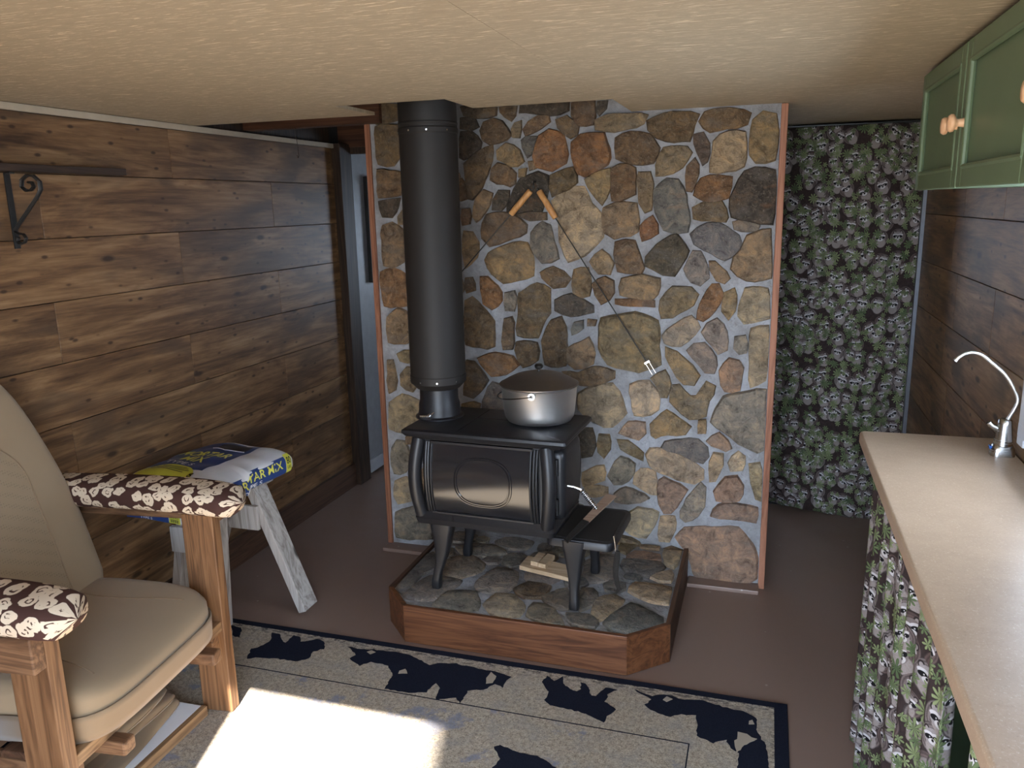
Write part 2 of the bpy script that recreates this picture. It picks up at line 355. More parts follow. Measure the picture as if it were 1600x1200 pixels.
# ceiling: sheets with hairline seams, cut away round the stove pipe
ce = struct(M().prism([(XL, YB), (-.5503, YB), (-.5503, 2.87), (-1.045, 2.88), (-1.045, 2.605), (-1.458, 2.605), (-1.458, 2.915), (XL, 2.74+.17)], CE, CE+.012).build('ceiling', MT['ceil']))
for poly in ([(-.5497, YB), (XR, YB), (XR, 2.866), (-.5497, 2.866)], [(-.53, 2.8685), (XR, 2.8685), (XR, 3.289), (.045, 3.289), (.045, 3.275), (-.53, 3.31)], [(.045, 3.296), (XR, 3.296), (XR, 4.5), (.045, 4.5)]):
    M().prism(poly, CE+(.002 if poly[0][0] > 0 else 0), CE+.014).build('panel', MT['ceil'], ce)
at = struct(M().box(XL-.1, XR+.1, YB-.02, 6, 2.42, 2.46).build('ceiling_attic', MT['attic']))
# left wall with planks
def plank_wall(name, xface, sgn, y0, y1, rows, joints, hole=None):
    back = M()
    if hole is None: back.box(xface-sgn*.012, xface-sgn*.07, y0, y1, 0, 2.42)
    else:
        a, b, c, d = hole
        for bb in ((y0, a, 0, 2.42), (b, y1, 0, 2.42), (a, b, 0, c), (a, b, d, 2.42)): back.box(xface-sgn*.012, xface-sgn*.07, *bb[:2], *bb[2:])
    wl = struct(back.build(name, MT['dark']))
    for i, (z0, z1) in enumerate(rows):
        js = [y0]+[j for j in joints[i % len(joints)] if y0 < j < y1]+[y1]
        for j0, j1 in zip(js, js[1:]):
            segs = [(j0, j1)]
            if hole and z1 > hole[2]+.01 and z0 < hole[3]-.01:
                segs = [(a, b) for a, b in ((j0, min(j1, hole[0])), (max(j0, hole[1]), j1)) if b-a > .02]
            for a, b in segs:
                M().box(xface, xface-sgn*.012, a+.0009, b-.0009, z0+.0012, z1-.0012).build('plank', MT['lam'], wl, bevel=.0012, seg=1)
    return wl
ROWS = [(.245, .455), (.455, .675), (.675, .895), (.895, 1.105), (1.105, 1.315), (1.315, 1.525), (1.525, 1.735), (1.735, 1.925)]
JA, JB = [-.0, .66+.1, 2.10, 3.42], [.1, 1.42, 2.745, 4.0]
LW = plank_wall('wall_left', XL, 1, YB, 4.02, [(.0, .245)]+ROWS, [JB, JA])
struct(M().box(XL, XL+.012, YB, 4.02, 1.925, 1.948).build('trim_1', MT['trimw'], bevel=.002))
struct(M().box(XL, XL+.018, YB, 4.02, 0, .135).build('baseboard_left', MT['base'], bevel=.003))
RW = plank_wall('wall_right', XR, -1, YB, 4.3, [(.0, .245)]+ROWS[:-1]+[(1.735, 1.945)], [[.5, 2.2, 3.5], [1.1, 2.83, 3.37]], hole=(1.62, 2.35, 1.0, 1.56))
# window in the right wall above the counter
win = struct(M().box(XR-.002, XR-.014, 2.35, 2.405, .94, 1.615).box(XR-.002, XR-.014, 1.565, 1.62, .94, 1.615).box(XR-.002, XR-.014, 1.62, 2.35, 1.56, 1.612).box(XR-.002, XR-.0145, 1.565, 2.405, .962, 1.0).build('window_1', plain('white_casing', (.66,.66,.70), .5), bevel=.003))
fr_ = M()
for y in (1.62, 1.965, 2.31): fr_.box(XR+.02, XR+.05, y, y+.04, 1.0, 1.56)
fr_.box(XR+.02, XR+.05, 1.62, 2.35, 1.0, 1.035).box(XR+.02, XR+.05, 1.62, 2.35, 1.525, 1.56); fr_.build('window_frame', MT['white'], win)
g = NT('window_glass'); tr = g.n('BsdfTransparent'); gl = g.n('BsdfGlossy'); gl.inputs['Roughness'].default_value = .02; mx = g.n('MixShader'); mx.inputs[0].default_value = .06
g.t.links.new(tr.outputs[0], mx.inputs[1]); g.t.links.new(gl.outputs[0], mx.inputs[2]); g.t.links.new(mx.outputs[0], g.t.nodes['Material Output'].inputs[0])
for a in (1.66, 2.005): M().box(XR+.033, XR+.037, a, a+.305, 1.035, 1.525).build('pane', g.m, win)
struct(M().box(XR+.075, XR+.62, YB-.5, 4.6, 2.10, 2.14).build('window_sun_blocker', MT['attic']))  # unseen overhead slab, added to keep direct sun out of the counter window
# wall behind the camera with the open doorway
OX0, OX1, OZ = -.985, .56, 1.95
struct(M().box(XL-.1, OX0, YB, YB-.1, 0, 2.42).box(OX1, XR+.1, YB, YB-.1, 0, 2.42).box(OX0, OX1, YB, YB-.1, OZ, 2.42).build('wall_behind', MT['lam']))
struct(M().box(OX0-.07, OX0, YB, YB+.02, 0, OZ+.01).box(OX1, OX1+.07, YB, YB+.02, 0, OZ+.01).build('trim_2', MT['trimw']))
# unseen cylinder added as a sun blocker for the right half of the doorway
struct(M().lathe([(.95, -.1), (.95, 8.3), (.7, 8.8), (.01, 9.1)], (1.795+.95, -8., 0), 40).build('sun_blocker', plain('sun_blocker_grey', (.30,.30,.31), .6), smooth=True, auto=50))
# far walls
struct(M().box(XL-.1, -1.5, 5.9, 6.0, 0, 2.42).box(-.9, XR+.1, 5.9, 6.0, 0, 2.42).box(-1.5, -.9, 5.9, 6.0, 0, 1.0).box(-1.5, -.9, 5.9, 6.0, 1.6, 2.42).build('wall_far', MT['shade']))
w2 = struct(M().box(-1.54, -1.5, 5.88, 5.9, .96, 1.64).box(-.9, -.86, 5.88, 5.9, .96, 1.64).box(-1.5, -.9, 5.88, 5.9, 1.6, 1.64).box(-1.5, -.9, 5.88, 5.9, .96, 1.0).build('fill_light_opening', MT['trimw']))  # added opening, out of view, lets in daylight to brighten the grey door
M().box(-1.5, -.9, 5.945, 5.949, 1.0, 1.6).build('pane', g.m, w2)
struct(M().box(XR+.01, XR+.1, 4.3, 6.0, 0, 2.42).build('wall_far_right', MT['shade']))
struct(M().box(.07, XR+.1, 4.3, 4.36, 0, 2.42).build('wall_alcove', MT['shade']))
struct(M().box(XL-.1, XL-.03, 4.02, 6, 0, 2.42).build('wall_passage', MT['shade']))
# doorway at the end of the passage
struct(M().box(-2.30, -2.235, 4.022, 4.15, 0, 1.95).build('door_post', MT['dark'], bevel=.003))
dfr = struct(M().box(-2.30, -1.62, 4.14, 4.18, 1.90, 1.935).build('trim_3', MT['dark']))
struct(M().box(-2.30, -1.62, 4.13, 4.17, 1.935, 2.42).build('trim_4', MT['darkx']))
door = thing('grey_door', 'grey painted door standing open in the passage left of the stone wall', 'door', (-2.262, 4.5, 0))
M().box(-2.27, -2.245, 4.16, 5.3, .06, 1.96).build('leaf', MT['greydoor'], door, bevel=.002)
M().box(-2.272, -2.235, 4.16, 5.3, .03, .11).build('kick_strip', plain('pale_grey_strip', (.4,.4,.42), .45), door, bevel=.003)
bx_ = M(); a = pX(569, 276, -2.235); b = pX(596, 438, -2.235)
bx_.box(-2.245, -2.215, a.y, a.y+.5, b.z, a.z).build('latch_case', MT['black'], door, bevel=.004)
M().box(-2.245, -2.205, a.y+.26, a.y+.36, b.z-.09, b.z-.01).build('latch_box', MT['wroughti'], door, bevel=.004)
M().tube([(-2.215, a.y+.012, a.z-.03), (-2.19, a.y+.012, a.z-.03)], .01, 10).build('knob', MT['chrome'], door)
# joist over the passage, hanging wire
jo = struct(M().box(XL, -1.60, 3.24, 3.30, 1.957, 2.12).build('trim_5', MT['darkx']))
hp = pY(462, 203, 3.25); M().tube([(hp.x, 3.25, 1.965), (hp.x+.002, 3.249, 1.90), (hp.x+.004, 3.25, 1.845), (hp.x+.004, 3.243, 1.838), (hp.x+.004, 3.236, 1.846)], .0016, 6)
hw = M().tube([(hp.x, 3.25, 1.9575), (hp.x+.002, 3.249, 1.90), (hp.x+.005, 3.25, 1.835), (hp.x+.005, 3.243, 1.828), (hp.x+.005, 3.236, 1.838)], .0017, 6).build('hanging_wire', MT['chrome'], smooth=True)
tag(hw, 'thin wire hook hanging from the dark joist over the passage', 'wire hook')

# ---------------------------------------------------------------- stone wall
wall = struct(M().box(-1.672, .028, WY, WY+.16, 0, 2.2).build('wall_back', MT['mortar']))
struct(M().box(-1.69, -1.666, WY-.012, WY+.17, 0.012, 1.957).build('trim_6', MT['redz'], bevel=.002))
struct(M().box(.027, .052, WY-.012, WY+.17, 0, 1.948).build('trim_7', MT['redz'], bevel=.002))
struct(M().box(-1.69, -1.36, 3.205, WY+.02, 0, .018).box(-.262, .03, 3.205, WY+.02, 0, .018).build('trim_8', MT['floor'], bevel=.003))
COL = dict(b=(.160,.110,.068), t=(.25,.178,.108), l=(.37,.285,.19), g=(.15,.142,.132), r=(.225,.122,.062), d=(.095,.075,.058), p=(.33,.22,.16), k=(.20,.17,.145), e=(.245,.205,.165))
T = {1: (700,150,6.154), 2: (960,150,6.154), 3: (700,330,6.154), 4: (960,330,6.154), 5: (700,510,6.154), 6: (960,510,6.154), 7: (960,690,6.154), 8: (900,740,5), 9: (580,150,4), 10: (580,430,4), 11: (580,640,5), 12: (620,540,3.75), 21: (600,830,6.154), 22: (830,830,6.154)}
STONES = """1b 110,95 470,110 460,180 400,205 150,190
1b 480,110 660,100 640,190 610,240 500,150
1d 690,90 1170,60 1160,130 980,190 870,155 740,148 690,160
1b 1195,60 1405,45 1400,270 1250,290 1190,190
1d 1435,50 1545,50 1520,110 1440,190 1425,150
1d 115,200 260,225 300,300 230,320 115,315
1b 310,330 345,260 440,215 520,240 610,380 560,410 400,465 330,430
1t 640,260 700,240 700,310 690,410 620,400 615,320
1b 725,330 770,250 860,190 980,205 990,235 880,310 740,385
1b 1025,235 1150,190 1250,290 1240,370 1180,405 1110,360
1d 110,340 220,340 320,450 310,510 140,610 115,600
1g 705,420 740,395 865,385 850,480 770,600 720,490
1r 875,390 980,320 1100,370 1150,560 1130,640 1000,715 850,680 810,590 850,460
1r 1180,450 1280,370 1500,355 1560,600 1540,650 1310,770 1250,750 1200,590
1t 1405,240 1530,190 1930,170 1880,270 1600,335 1410,330
1b 150,650 290,540 430,470 420,620 320,870 230,1000 190,990 175,760
1t 460,530 560,450 680,520 730,640 600,680 560,640 470,610
1b 430,700 470,640 580,670 660,740 640,850 600,860 410,815
1t 680,700 760,690 740,780 680,790
1t 770,620 840,620 850,700 790,720
1d 640,900 700,800 860,735 970,760 970,880 930,1000 900,1110 560,1130 600,1000
1b 990,760 1200,680 1250,830 1160,880 1000,970 975,880
1l 1000,1010 1200,870 1310,880 1370,1040 1490,1170 1490,1360 1320,1530 1150,1600 1080,1400 1060,1150
1t 1310,800 1560,690 1555,900 1480,1060 1390,930
1t 255,1170 270,990 340,890 440,930 400,1040 300,1190 280,1210
1d 440,1000 480,900 600,910 560,1040 520,1100 420,1100
1b 130,790 165,860 185,990 130,1010
1b 135,1080 210,1080 210,1230 140,1250
3b 370,30 580,20 760,130 750,210 560,280 400,350 330,250 340,120
3d 650,30 950,20 950,75 790,85
3t 145,190 230,200 290,310 270,440 160,560 150,400
3k 800,200 900,95 980,140 1010,280 1070,460 900,500 800,330
3t 350,470 390,400 620,310 760,300 820,480 820,620 530,695 430,600
3t 1360,490 1480,365 1590,500 1560,610 1450,590
3b 880,590 1000,530 1110,590 1190,650 1130,735 1010,735 900,640
3t 1210,560 1340,545 1370,640 1360,820 1290,830 1200,790
3r 310,630 380,630 510,780 510,860 430,950 340,880
3b 165,640 230,640 270,760 170,790
3k 550,790 650,760 640,960 550,960
3b 680,790 850,700 980,750 970,980 900,1100 870,1220 660,1200 680,1000
3d 1030,850 1180,800 1400,910 1400,970 1180,1010 1030,960
3b 1380,690 1510,630 1600,660 1600,790 1480,900 1420,800
3b 165,860 230,830 440,1060 440,1300 380,1315 170,1290
3b 540,1030 620,1010 630,1330 530,1330
3b 990,1050 1090,1010 1130,1120 1140,1400 1130,1490 930,1480 910,1250
3g 1210,1070 1310,1040 1300,1130 1190,1200
3b 1340,1040 1440,1050 1420,1100 1340,1100
5t 1150,210 1280,160 1360,90 1410,260 1400,370 1220,410 1150,350
5b 660,150 860,150 870,330 720,400 690,330 650,220
5r 280,300 450,260 620,290 690,380 560,450 420,480
5b 180,330 250,340 390,520 250,690 140,660 180,520
5t 130,740 310,740 290,830 130,830
5k 420,530 510,560 530,830 320,825 330,720
5b 1090,440 1250,460 1330,420 1450,390 1600,440 1600,500 1400,560 1270,560
5l 1250,650 1400,580 1580,540 1640,640 1720,840 1580,960 1500,970 1330,870 1250,790
5d 1200,1010 1380,980 1420,1150 1380,1250 1200,1250
5t 1450,1040 1560,1040 1560,1180 1500,1280 1450,1200
2b 310,240 480,170 820,165 760,280 720,430 500,430 390,400 330,320
2b 800,250 870,150 1100,125 1320,150 1280,280 1080,300 920,345
2d 760,370 850,345 910,460 890,640 860,665 800,530
2l 950,430 1100,340 1260,345 1250,680 1080,720 910,740 950,560
2t 1330,230 1430,150 1570,170 1550,620 1360,650 1310,560 1320,330
2b 10,400 150,340 340,370 430,500 380,650 280,660 130,640 10,600
2t 480,500 700,490 740,540 650,680 560,740 400,780 400,660
2b 700,690 790,580 800,740 740,930 690,920
2b -25,690 130,650 200,690 200,940 40,1000 -20,1010
2t 230,740 350,720 370,850 350,1100 300,1140 240,1020
2g 370,920 500,790 620,800 680,960 720,1200 710,1310 590,1315 470,1290 400,1120
2r 750,960 830,790 1000,765 1140,780 1090,980 920,1010
2b 740,1070 860,1020 1030,1010 1090,1180 1080,1200 760,1190
2d 1110,980 1250,720 1350,700 1545,710 1530,1240 1400,1220 1130,1160
2t 0,1040 215,1030 230,1190 225,1310 0,1370 -120,1300 -110,1080
4r 250,140 360,40 420,130 420,210 260,300
4g 730,220 880,115 1000,120 1200,230 1230,320 1180,390 1060,470 870,360 760,320
4k 1120,100 1250,80 1400,150 1380,185 1150,180
4b 10,290 200,285 240,440 290,560 270,590 30,580 10,420
4d 300,440 470,280 600,215 720,380 640,500 590,630 470,600 290,520
4t 1270,230 1500,170 1510,650 1270,670 1110,560 1150,450 1230,370
4k 670,560 760,380 830,380 900,550 910,640 820,720 740,680
4t 915,470 960,480 1120,650 1060,700 990,670 930,560
4t 70,650 260,610 440,650 410,800 370,850 50,810
4r 0,850 390,870 390,910 0,890
4t 440,850 560,730 740,730 820,800 750,900 560,1010 440,1040
4r 800,1040 830,900 940,700 1000,690 1045,800 960,960 850,1060
4t 1060,790 1170,730 1150,960 1100,1050 1030,960
4l 1260,730 1480,740 1490,1030 1250,1080 1180,1010 1240,830
4t 30,1000 200,980 420,1050 420,1300 445,1480 240,1540 -60,1470 -150,1320 -130,1030
6e 460,90 560,0 740,-100 830,10 700,130 640,195 480,160
6e 840,60 900,-20 990,-80 1080,60 1080,230 1000,270 950,180
6l 1310,20 1490,-10 1480,340 1440,520 1310,590 1310,300
6e 1150,90 1270,80 1270,260 1200,270 1150,220
6t 480,200 600,250 750,380 820,480 770,570 660,560 600,480 500,290
6e 700,230 760,170 870,160 980,300 960,450 880,440 760,290
6p 1020,430 1100,310 1200,330 1235,400 1200,610 1060,630 1030,560
6t 350,490 490,420 540,560 500,690 460,690 430,590
6l 150,560 230,525 330,530 430,650 420,800 350,850 190,860
6t 560,560 620,560 720,680 850,690 870,520 980,580 900,720 880,860 720,900 660,830 540,720
6p 40,1030 130,920 290,920 300,1040 230,1090
6t 350,940 500,800 620,900 740,960 680,1040 430,1040 390,1080 360,1060
6t 820,900 870,900 885,1030 800,1030
6e 920,920 1050,680 1200,650 1460,600 1450,1200 1380,1210 1200,1120 1040,1000
6p 890,1110 1000,1020 1100,1100 1120,1180 1080,1190 930,1140
6t 10,1080 130,1100 210,1170 280,1220 280,1300 200,1240 60,1180
7k 440,60 480,0 800,-20 900,60 910,150 850,210 640,110
7l 300,120 340,70 480,80 700,170 850,280 850,360 770,410 600,360 390,270 350,230
7l 920,200 960,110 1050,110 1040,230 960,380 920,390
7l 1090,210 1190,90 1250,150 1240,280 1110,285
7e 10,200 60,150 200,210 190,310 130,380 0,420 -70,330
7l 190,320 260,265 390,290 400,520 360,500 180,410
7l 1290,220 1410,200 1410,580 1360,560 1330,400
7p 960,480 1060,340 1180,330 1240,430 1200,570 980,570
7p 430,370 470,350 705,460 640,560 540,690 480,700 430,600
7e 640,680 700,560 830,390 870,440 860,620 800,720 680,770 640,730
7e 0,500 110,440 350,540 250,580 0,580
7p 920,710 990,610 1100,590 1370,640 1365,780 1180,740
7l 140,680 230,640 430,680 380,800 300,920 230,920 110,850
7l 450,720 580,720 590,790 530,960 420,960 440,830
8p 770,500 850,430 1060,430 1270,420 1380,560 1460,780 1300,880 1130,860 930,820 880,620
8l 60,100 250,110 250,165 100,185
12l 1085,745 1215,700 1215,790 1090,825
9b 30,60 170,50 175,150 30,175
9b 25,190 180,180 185,350 140,430 40,430
9b 40,460 190,480 200,610 50,640
9d 50,660 180,640 130,760 70,760
9t 170,760 205,700 225,800 170,800
9t 65,810 130,790 210,850 205,1030 130,1075 75,1060
10r 55,-20 130,-40 225,0 230,190 80,195
10t 110,260 170,205 250,260 255,420 110,420
10t 160,490 250,470 275,545 180,540
10t 105,530 130,530 160,660 150,720 115,740
10t 180,620 220,570 285,580 290,690 260,730 190,690
10l 115,800 190,745 300,790 330,850 250,1000 115,960
11t 270,210 330,200 335,270 270,270
11e 160,300 200,240 260,250 310,350 270,490 180,510 165,430
11l 185,560 270,530 350,580 350,690 210,740 180,680
11e 190,810 340,760 470,900 480,1010 300,1010 190,1000"""
HEARTH = """21g 110,520 350,260 470,190 490,340 340,400 190,580
21k 200,590 440,420 740,460 560,600 460,640 230,620
21e 650,240 840,220 960,300 930,360 720,430 580,420 600,300
21k 480,690 620,570 880,570 900,730 760,740
21l 970,690 1080,590 1230,600 1340,700 1290,790 1080,800
21e 900,470 1100,340 1280,380 1240,520 1100,580 900,540
21e 1380,790 1440,680 1590,710 1730,890 1560,870
21e 700,140 830,110 1080,130 1180,200 960,230 760,190
21b 1250,540 1400,480 1590,520 1500,620 1350,620
22k 110,620 340,540 350,730 200,710
22k 490,540 600,540 620,650 480,750 470,650
22l 600,790 640,640 800,600 890,650 700,810 650,850
22g 710,860 960,680 1160,770 1260,820 1250,880 940,970 760,920
22g 340,780 560,800 630,870 610,900 400,880
22l 940,560 1000,480 1340,530 1310,680 1150,650
22g 880,310 900,260 1240,290 1280,330 1130,420 920,370
22p 930,225 1000,185 1230,215 1240,262 920,245
22l 1290,170 1450,185 1370,340 1310,310
22l 1150,430 1350,370 1340,470 1240,460
22k 540,270 790,200 800,440 560,480 520,400
22t 870,105 1010,95 900,200 870,180
22t 1060,100 1230,120 1220,160 1060,140"""
def parse(txt, fn):
    out = []
    for ln in txt.split('\n'):
        h, *pts = ln.split(); ox, oy, sc = T[int(h[:-1])]
        out.append(([fn(ox+float(a)/sc, oy+float(b)/sc) for a, b in (p.split(',') for p in pts)], h[-1]))
    return out
def chaikin(p):
    o = []
    for i in range(len(p)):
        a, b = p[i], p[(i+1) % len(p)]; o += [(a[0]*.78+b[0]*.22, a[1]*.78+b[1]*.22), (a[0]*.22+b[0]*.78, a[1]*.22+b[1]*.78)]
    return o
def inside(p, q):
    r = False
    for i in range(len(q)):
        (x1, y1), (x2, y2) = q[i], q[i-1]
        if (y1 > p[1]) != (y2 > p[1]) and p[0] < (x2-x1)*(p[1]-y1)/(y2-y1)+x1: r = not r
    return r
def pdist(p, q):
    best = 9
    for i in range(len(q)):
        a, b = Vector(q[i-1]), Vector(q[i]); d = b-a; t_ = max(0, min(1, (Vector(p)-a).dot(d)/max(d.length_squared, 1e-9))); best = min(best, (a+d*t_-Vector(p)).length)
    return best
def fill(polys, x0, x1, y0, y1, step, gap, ok=lambda p: True, rmin=.022):
    """small chinking stones wherever the outlined ones leave a wide bare patch"""
    out = []
    pts = [(x0+step*(i+.5), y0+step*(j+.5)) for j in range(int((y1-y0)/step)) for i in range(int((x1-x0)/step))]
    for rmax in (.075, .05, .034):
        for p in pts:
            p = (p[0]+random.uniform(-.3, .3)*step, p[1]+random.uniform(-.3, .3)*step)
            if not ok(p): continue
            allp = polys+out; near = [q for q, _ in allp if abs(q[0][0]-p[0]) < .5 and abs(q[0][1]-p[1]) < .5]
            if any(inside(p, q) for q in near): continue
            dd = min([pdist(p, q) for q in near]+[p[0]-x0, x1-p[0], p[1]-y0, y1-p[1]])-gap
            if dd < rmax*.8 or dd < rmin: continue
            n = random.randint(6, 8); a0 = random.random()*6; ax = random.uniform(.85, 1.25)
            out.append(([(p[0]+min(dd, rmax)*ax*random.uniform(.8, 1.05)*math.cos(a0+6.283*k/n), p[1]+min(dd, rmax)/ax*random.uniform(.85, 1.1)*math.sin(a0+6.283*k/n)) for k in range(n)], random.choice('bbttek')))
    return out
def stone(poly, col, to3, parent, proud, clampf=None, grow=.0072, var=.38):
    q0 = []
    for i in range(len(poly)):
        a, b = poly[i], poly[(i+1) % len(poly)]; k = max(1, min(5, int(math.hypot(b[0]-a[0], b[1]-a[1])/.028)))
        q0 += [(a[0]+(b[0]-a[0])*j/k, a[1]+(b[1]-a[1])*j/k) for j in range(k)]
    n = len(q0); ar = sum(q0[i-1][0]*q0[i][1]-q0[i][0]*q0[i-1][1] for i in range(n)); sg = 1 if ar > 0 else -1; p = []
    for i in range(n):
        a, b, c_ = q0[i-1], q0[i], q0[(i+1) % n]; tx, ty = c_[0]-a[0], c_[1]-a[1]; L = math.hypot(tx, ty) or 1; g_ = grow+random.uniform(-.003, .003)
        rx, ry = (a[0]+c_[0])/2-b[0], (a[1]+c_[1])/2-b[1]
        p.append((b[0]+sg*ty/L*g_+rx*.22, b[1]-sg*tx/L*g_+ry*.22))
    cx = sum(a for a, _ in p)/n; cy = sum(b for _, b in p)/n
    if clampf: p = [clampf(*q) for q in p]
    pr = proud*random.uniform(1-var, 1+var); tl = (random.uniform(-.06, .06)*var*2.5, random.uniform(-.06, .06)*var*2.5)
    m = M(); vs = []
    for k, (s_, h) in enumerate(((1.01, -.3), (1., .55), (.945, .95), (.55, 1.03))):
        for a, b in p:
            hh = pr*h+(tl[0]*(a-cx)+tl[1]*(b-cy)+random.uniform(-.3, .3)*pr*var if k > 1 else 0)
            vs.append(to3(cx+(a-cx)*s_, cy+(b-cy)*s_, hh))
    vs.append(to3(cx, cy, pr*random.uniform(1., 1.15)))
    fs = [(k*n+i, k*n+(i+1) % n, (k+1)*n+(i+1) % n, (k+1)*n+i) for k in range(3) for i in range(n)]+[(3*n+i, 3*n+(i+1) % n, 4*n) for i in range(n)]
    m.add(vs, fs); o = m.build('stone', MT['stone'], parent, smooth=True, auto=50)
    c = COL[col]; v = random.uniform(.85, 1.15); o.color = (c[0]*v*random.uniform(.94, 1.06), c[1]*v, c[2]*v*random.uniform(.92, 1.08), 1)
    return o
def wallpt(x, y): p = pY(x, y, WY-.008); return (p.x, p.z)
def wclamp(a, b): return (max(-1.664, min(.024, a)), max(.012, b))
ws = parse(STONES, wallpt)
extra = fill(ws, -1.66, .02, .02, 2.18, .05, .012, ok=lambda p: p[1] > 1.96 or (-1.50 < p[0] < -1.02) or (-1.4 < p[0] < -.55 and p[1] < .82) or p[1] < .15)
for q, c in ws+extra: stone(q, c, lambda a, b, h: Vector((a, WY-h, b)), wall, .017, wclamp)

# ---------------------------------------------------------------- hearth platform
HZ = .15
HP = [(-1.36, 3.27), (-1.36, 2.61), (-1.237, 2.48), (-.398, 2.48), (-.264, 2.607), (-.264, 3.27)]
he = thing('hearth_platform', 'raised stone-topped hearth edged in reddish stained boards under the stove', 'hearth', (-.81, 2.9, 0))
M().prism([(-1.34, 3.265), (-1.34, 2.62), (-1.23, 2.50), (-.405, 2.50), (-.284, 2.615), (-.284, 3.265)], .002, HZ-.012).build('mortar_bed', MT['mortar'], he)
for i in range(5):
    a, b = Vector((*HP[i], 0)), Vector((*HP[i+1], 0)); d = (b-a).normalized(); nrm = Vector((-d.y, d.x, 0))
    m = M(); vs = []
    for z in (.002, HZ):
        vs += [a+Vector((0,0,z)), b+Vector((0,0,z)), b+nrm*.018+Vector((0,0,z))-d*.006, a+nrm*.018+Vector((0,0,z))+d*.006]
    m.add(vs, [(0,3,2,1),(4,5,6,7),(0,1,5,4),(1,2,6,5),(2,3,7,6),(3,0,4,7)])
    m.build('edge_board', MT['redx'] if i in (1, 2, 3) else MT['base'], he, bevel=.002)
def hpt(x, y): p = pZ(x, y, HZ); return (p.x, p.y)
def hclamp(a, b): return (max(-1.335, min(-.288, a)), max(2.503, min(3.262, b)))
hs = parse(HEARTH, hpt)
HPI = [(-1.33, 3.26), (-1.33, 2.63), (-1.22, 2.51), (-.41, 2.51), (-.29, 2.62), (-.29, 3.26)]
hx = fill(hs, -1.33, -.29, 2.51, 3.26, .05, .010, ok=lambda p: inside(p, HPI) and pdist(p, HPI) > .03)
for q, c in hs+[(q, random.choice('gkkee')) for q, _ in hx]: stone(q, c, lambda a, b, h: Vector((a, b, HZ-.013+h)), he, .0125, hclamp, .013, .09)
HT = HZ+.0015      # top of flagstones

# ---------------------------------------------------------------- rug
RX0, RX1, RY0, RY1 = -2.2, .129, .7, 2.45
rug = thing('bear_rug', 'beige area rug with navy border and dark bear silhouettes', 'rug', ((RX0+RX1)/2, 1.6, 0))
m = M(); nx, ny = 2, 2
m.grid(lambda u, v: (RX0+.04+(RX1-RX0-.08)*u, RY0+.03+(RY1-RY0-.06)*v, .0085), 1, 1, lambda u, v: (RX0+.04+(RX1-RX0-.08)*u, RY0+.03+(RY1-RY0-.06)*v)); m.build('field', MT['rug'], rug)
M().box(RX0, RX0+.042, RY0, RY1, .0004, .009).box(RX1-.042, RX1, RY0, RY1, .0004, .009).box(RX0, RX1, RY0, RY0+.032, .0004, .0088).box(RX0, RX1, RY1-.032, RY1, .0004, .0088).box(RX0+.03, RX1-.03, RY0+.02, RY1-.02, .0004, .0075).build('border', MT['navy'], rug, bevel=.002)
M().box(RX0+.3, -.157, 2.164, 2.168, .008, .0092).box(-.159, -.155, RY0+.28, 2.168, .008, .0092).box(RX0+.3, -.157, RY0+.276, RY0+.28, .008, .0092).build('inner_line', MT['navy'], rug)
def blob(pts, oz=.0095):
    q = [pZ(x, y, .009) for x, y in pts]; p = [(a.x, a.y) for a in q]; o = []
    for i in range(len(p)):
        a, b = p[i], p[(i+1) % len(p)]; L = math.hypot(b[0]-a[0], b[1]-a[1]); k = max(1, int(L/.012))
        for j in range(k): o.append((a[0]+(b[0]-a[0])*j/k+random.uniform(-.0035, .0035), a[1]+(b[1]-a[1])*j/k+random.uniform(-.0035, .0035)))
    return M().prism(o, .0075, oz)
z5 = lambda s: [(340+float(a)/3.2, 940+float(b)/3.2) for a, b in (p.split(',') for p in s.split())]
z6 = lambda s: [(800+float(a)/3.2, 940+float(b)/3.2) for a, b in (p.split(',') for p in s.split())]
for pts in (z5('150,285 165,235 200,230 260,200 275,155 315,160 320,195 340,205 380,170 410,175 415,200 460,195 500,185 540,205 530,235 480,250 460,280 400,300 300,285 240,285 185,280'),
    z5('655,225 700,235 780,240 880,250 960,265 1020,295 1060,320 1100,310 1190,310 1280,330 1340,345 1400,350 1465,375 1440,395 1430,430 1390,410 1330,440 1250,445 1215,510 1190,480 1090,490 1110,430 1090,410 1040,455 960,455 830,435 880,370 850,320 770,300 710,320 655,285 690,265'),
    z5('70,120 120,130 115,180 75,170'),
    z6('150,400 180,370 215,395 250,375 265,420 320,450 340,440 345,405 370,410 395,470 420,470 470,430 530,440 480,465 465,500 520,540 480,570 455,605 400,575 330,550 260,530 190,520 165,490 180,450'),
    z6('610,440 700,470 780,465 860,490 940,490 1050,525 1160,550 1220,580 1225,640 1250,690 1280,750 1280,900 1130,900 1130,760 1090,730 1070,690 1000,705 920,670 925,600 920,570 850,565 770,575 680,530 665,515 700,490'),
    z6('-90,725 -60,715 0,740 60,760 130,770 220,832 280,900 200,980 -20,960 -120,860 -60,790')):
    blob(pts).build('bear_motif', MT['navy'], rug)
for pts in (z5('1345,385 1370,355 1392,375 1375,410 1345,410'), z5('750,250 775,243 785,255 765,262'), z6('750,490 770,475 798,490 775,502'), z6('1130,655 1180,665 1220,690 1150,730 1120,760 1115,700'), z6('1180,600 1205,595 1210,615 1185,615'), z5('915,345 940,340 945,360 905,362')):
    blob(pts, .0102).build('bear_muzzle', MT['rug'], rug)

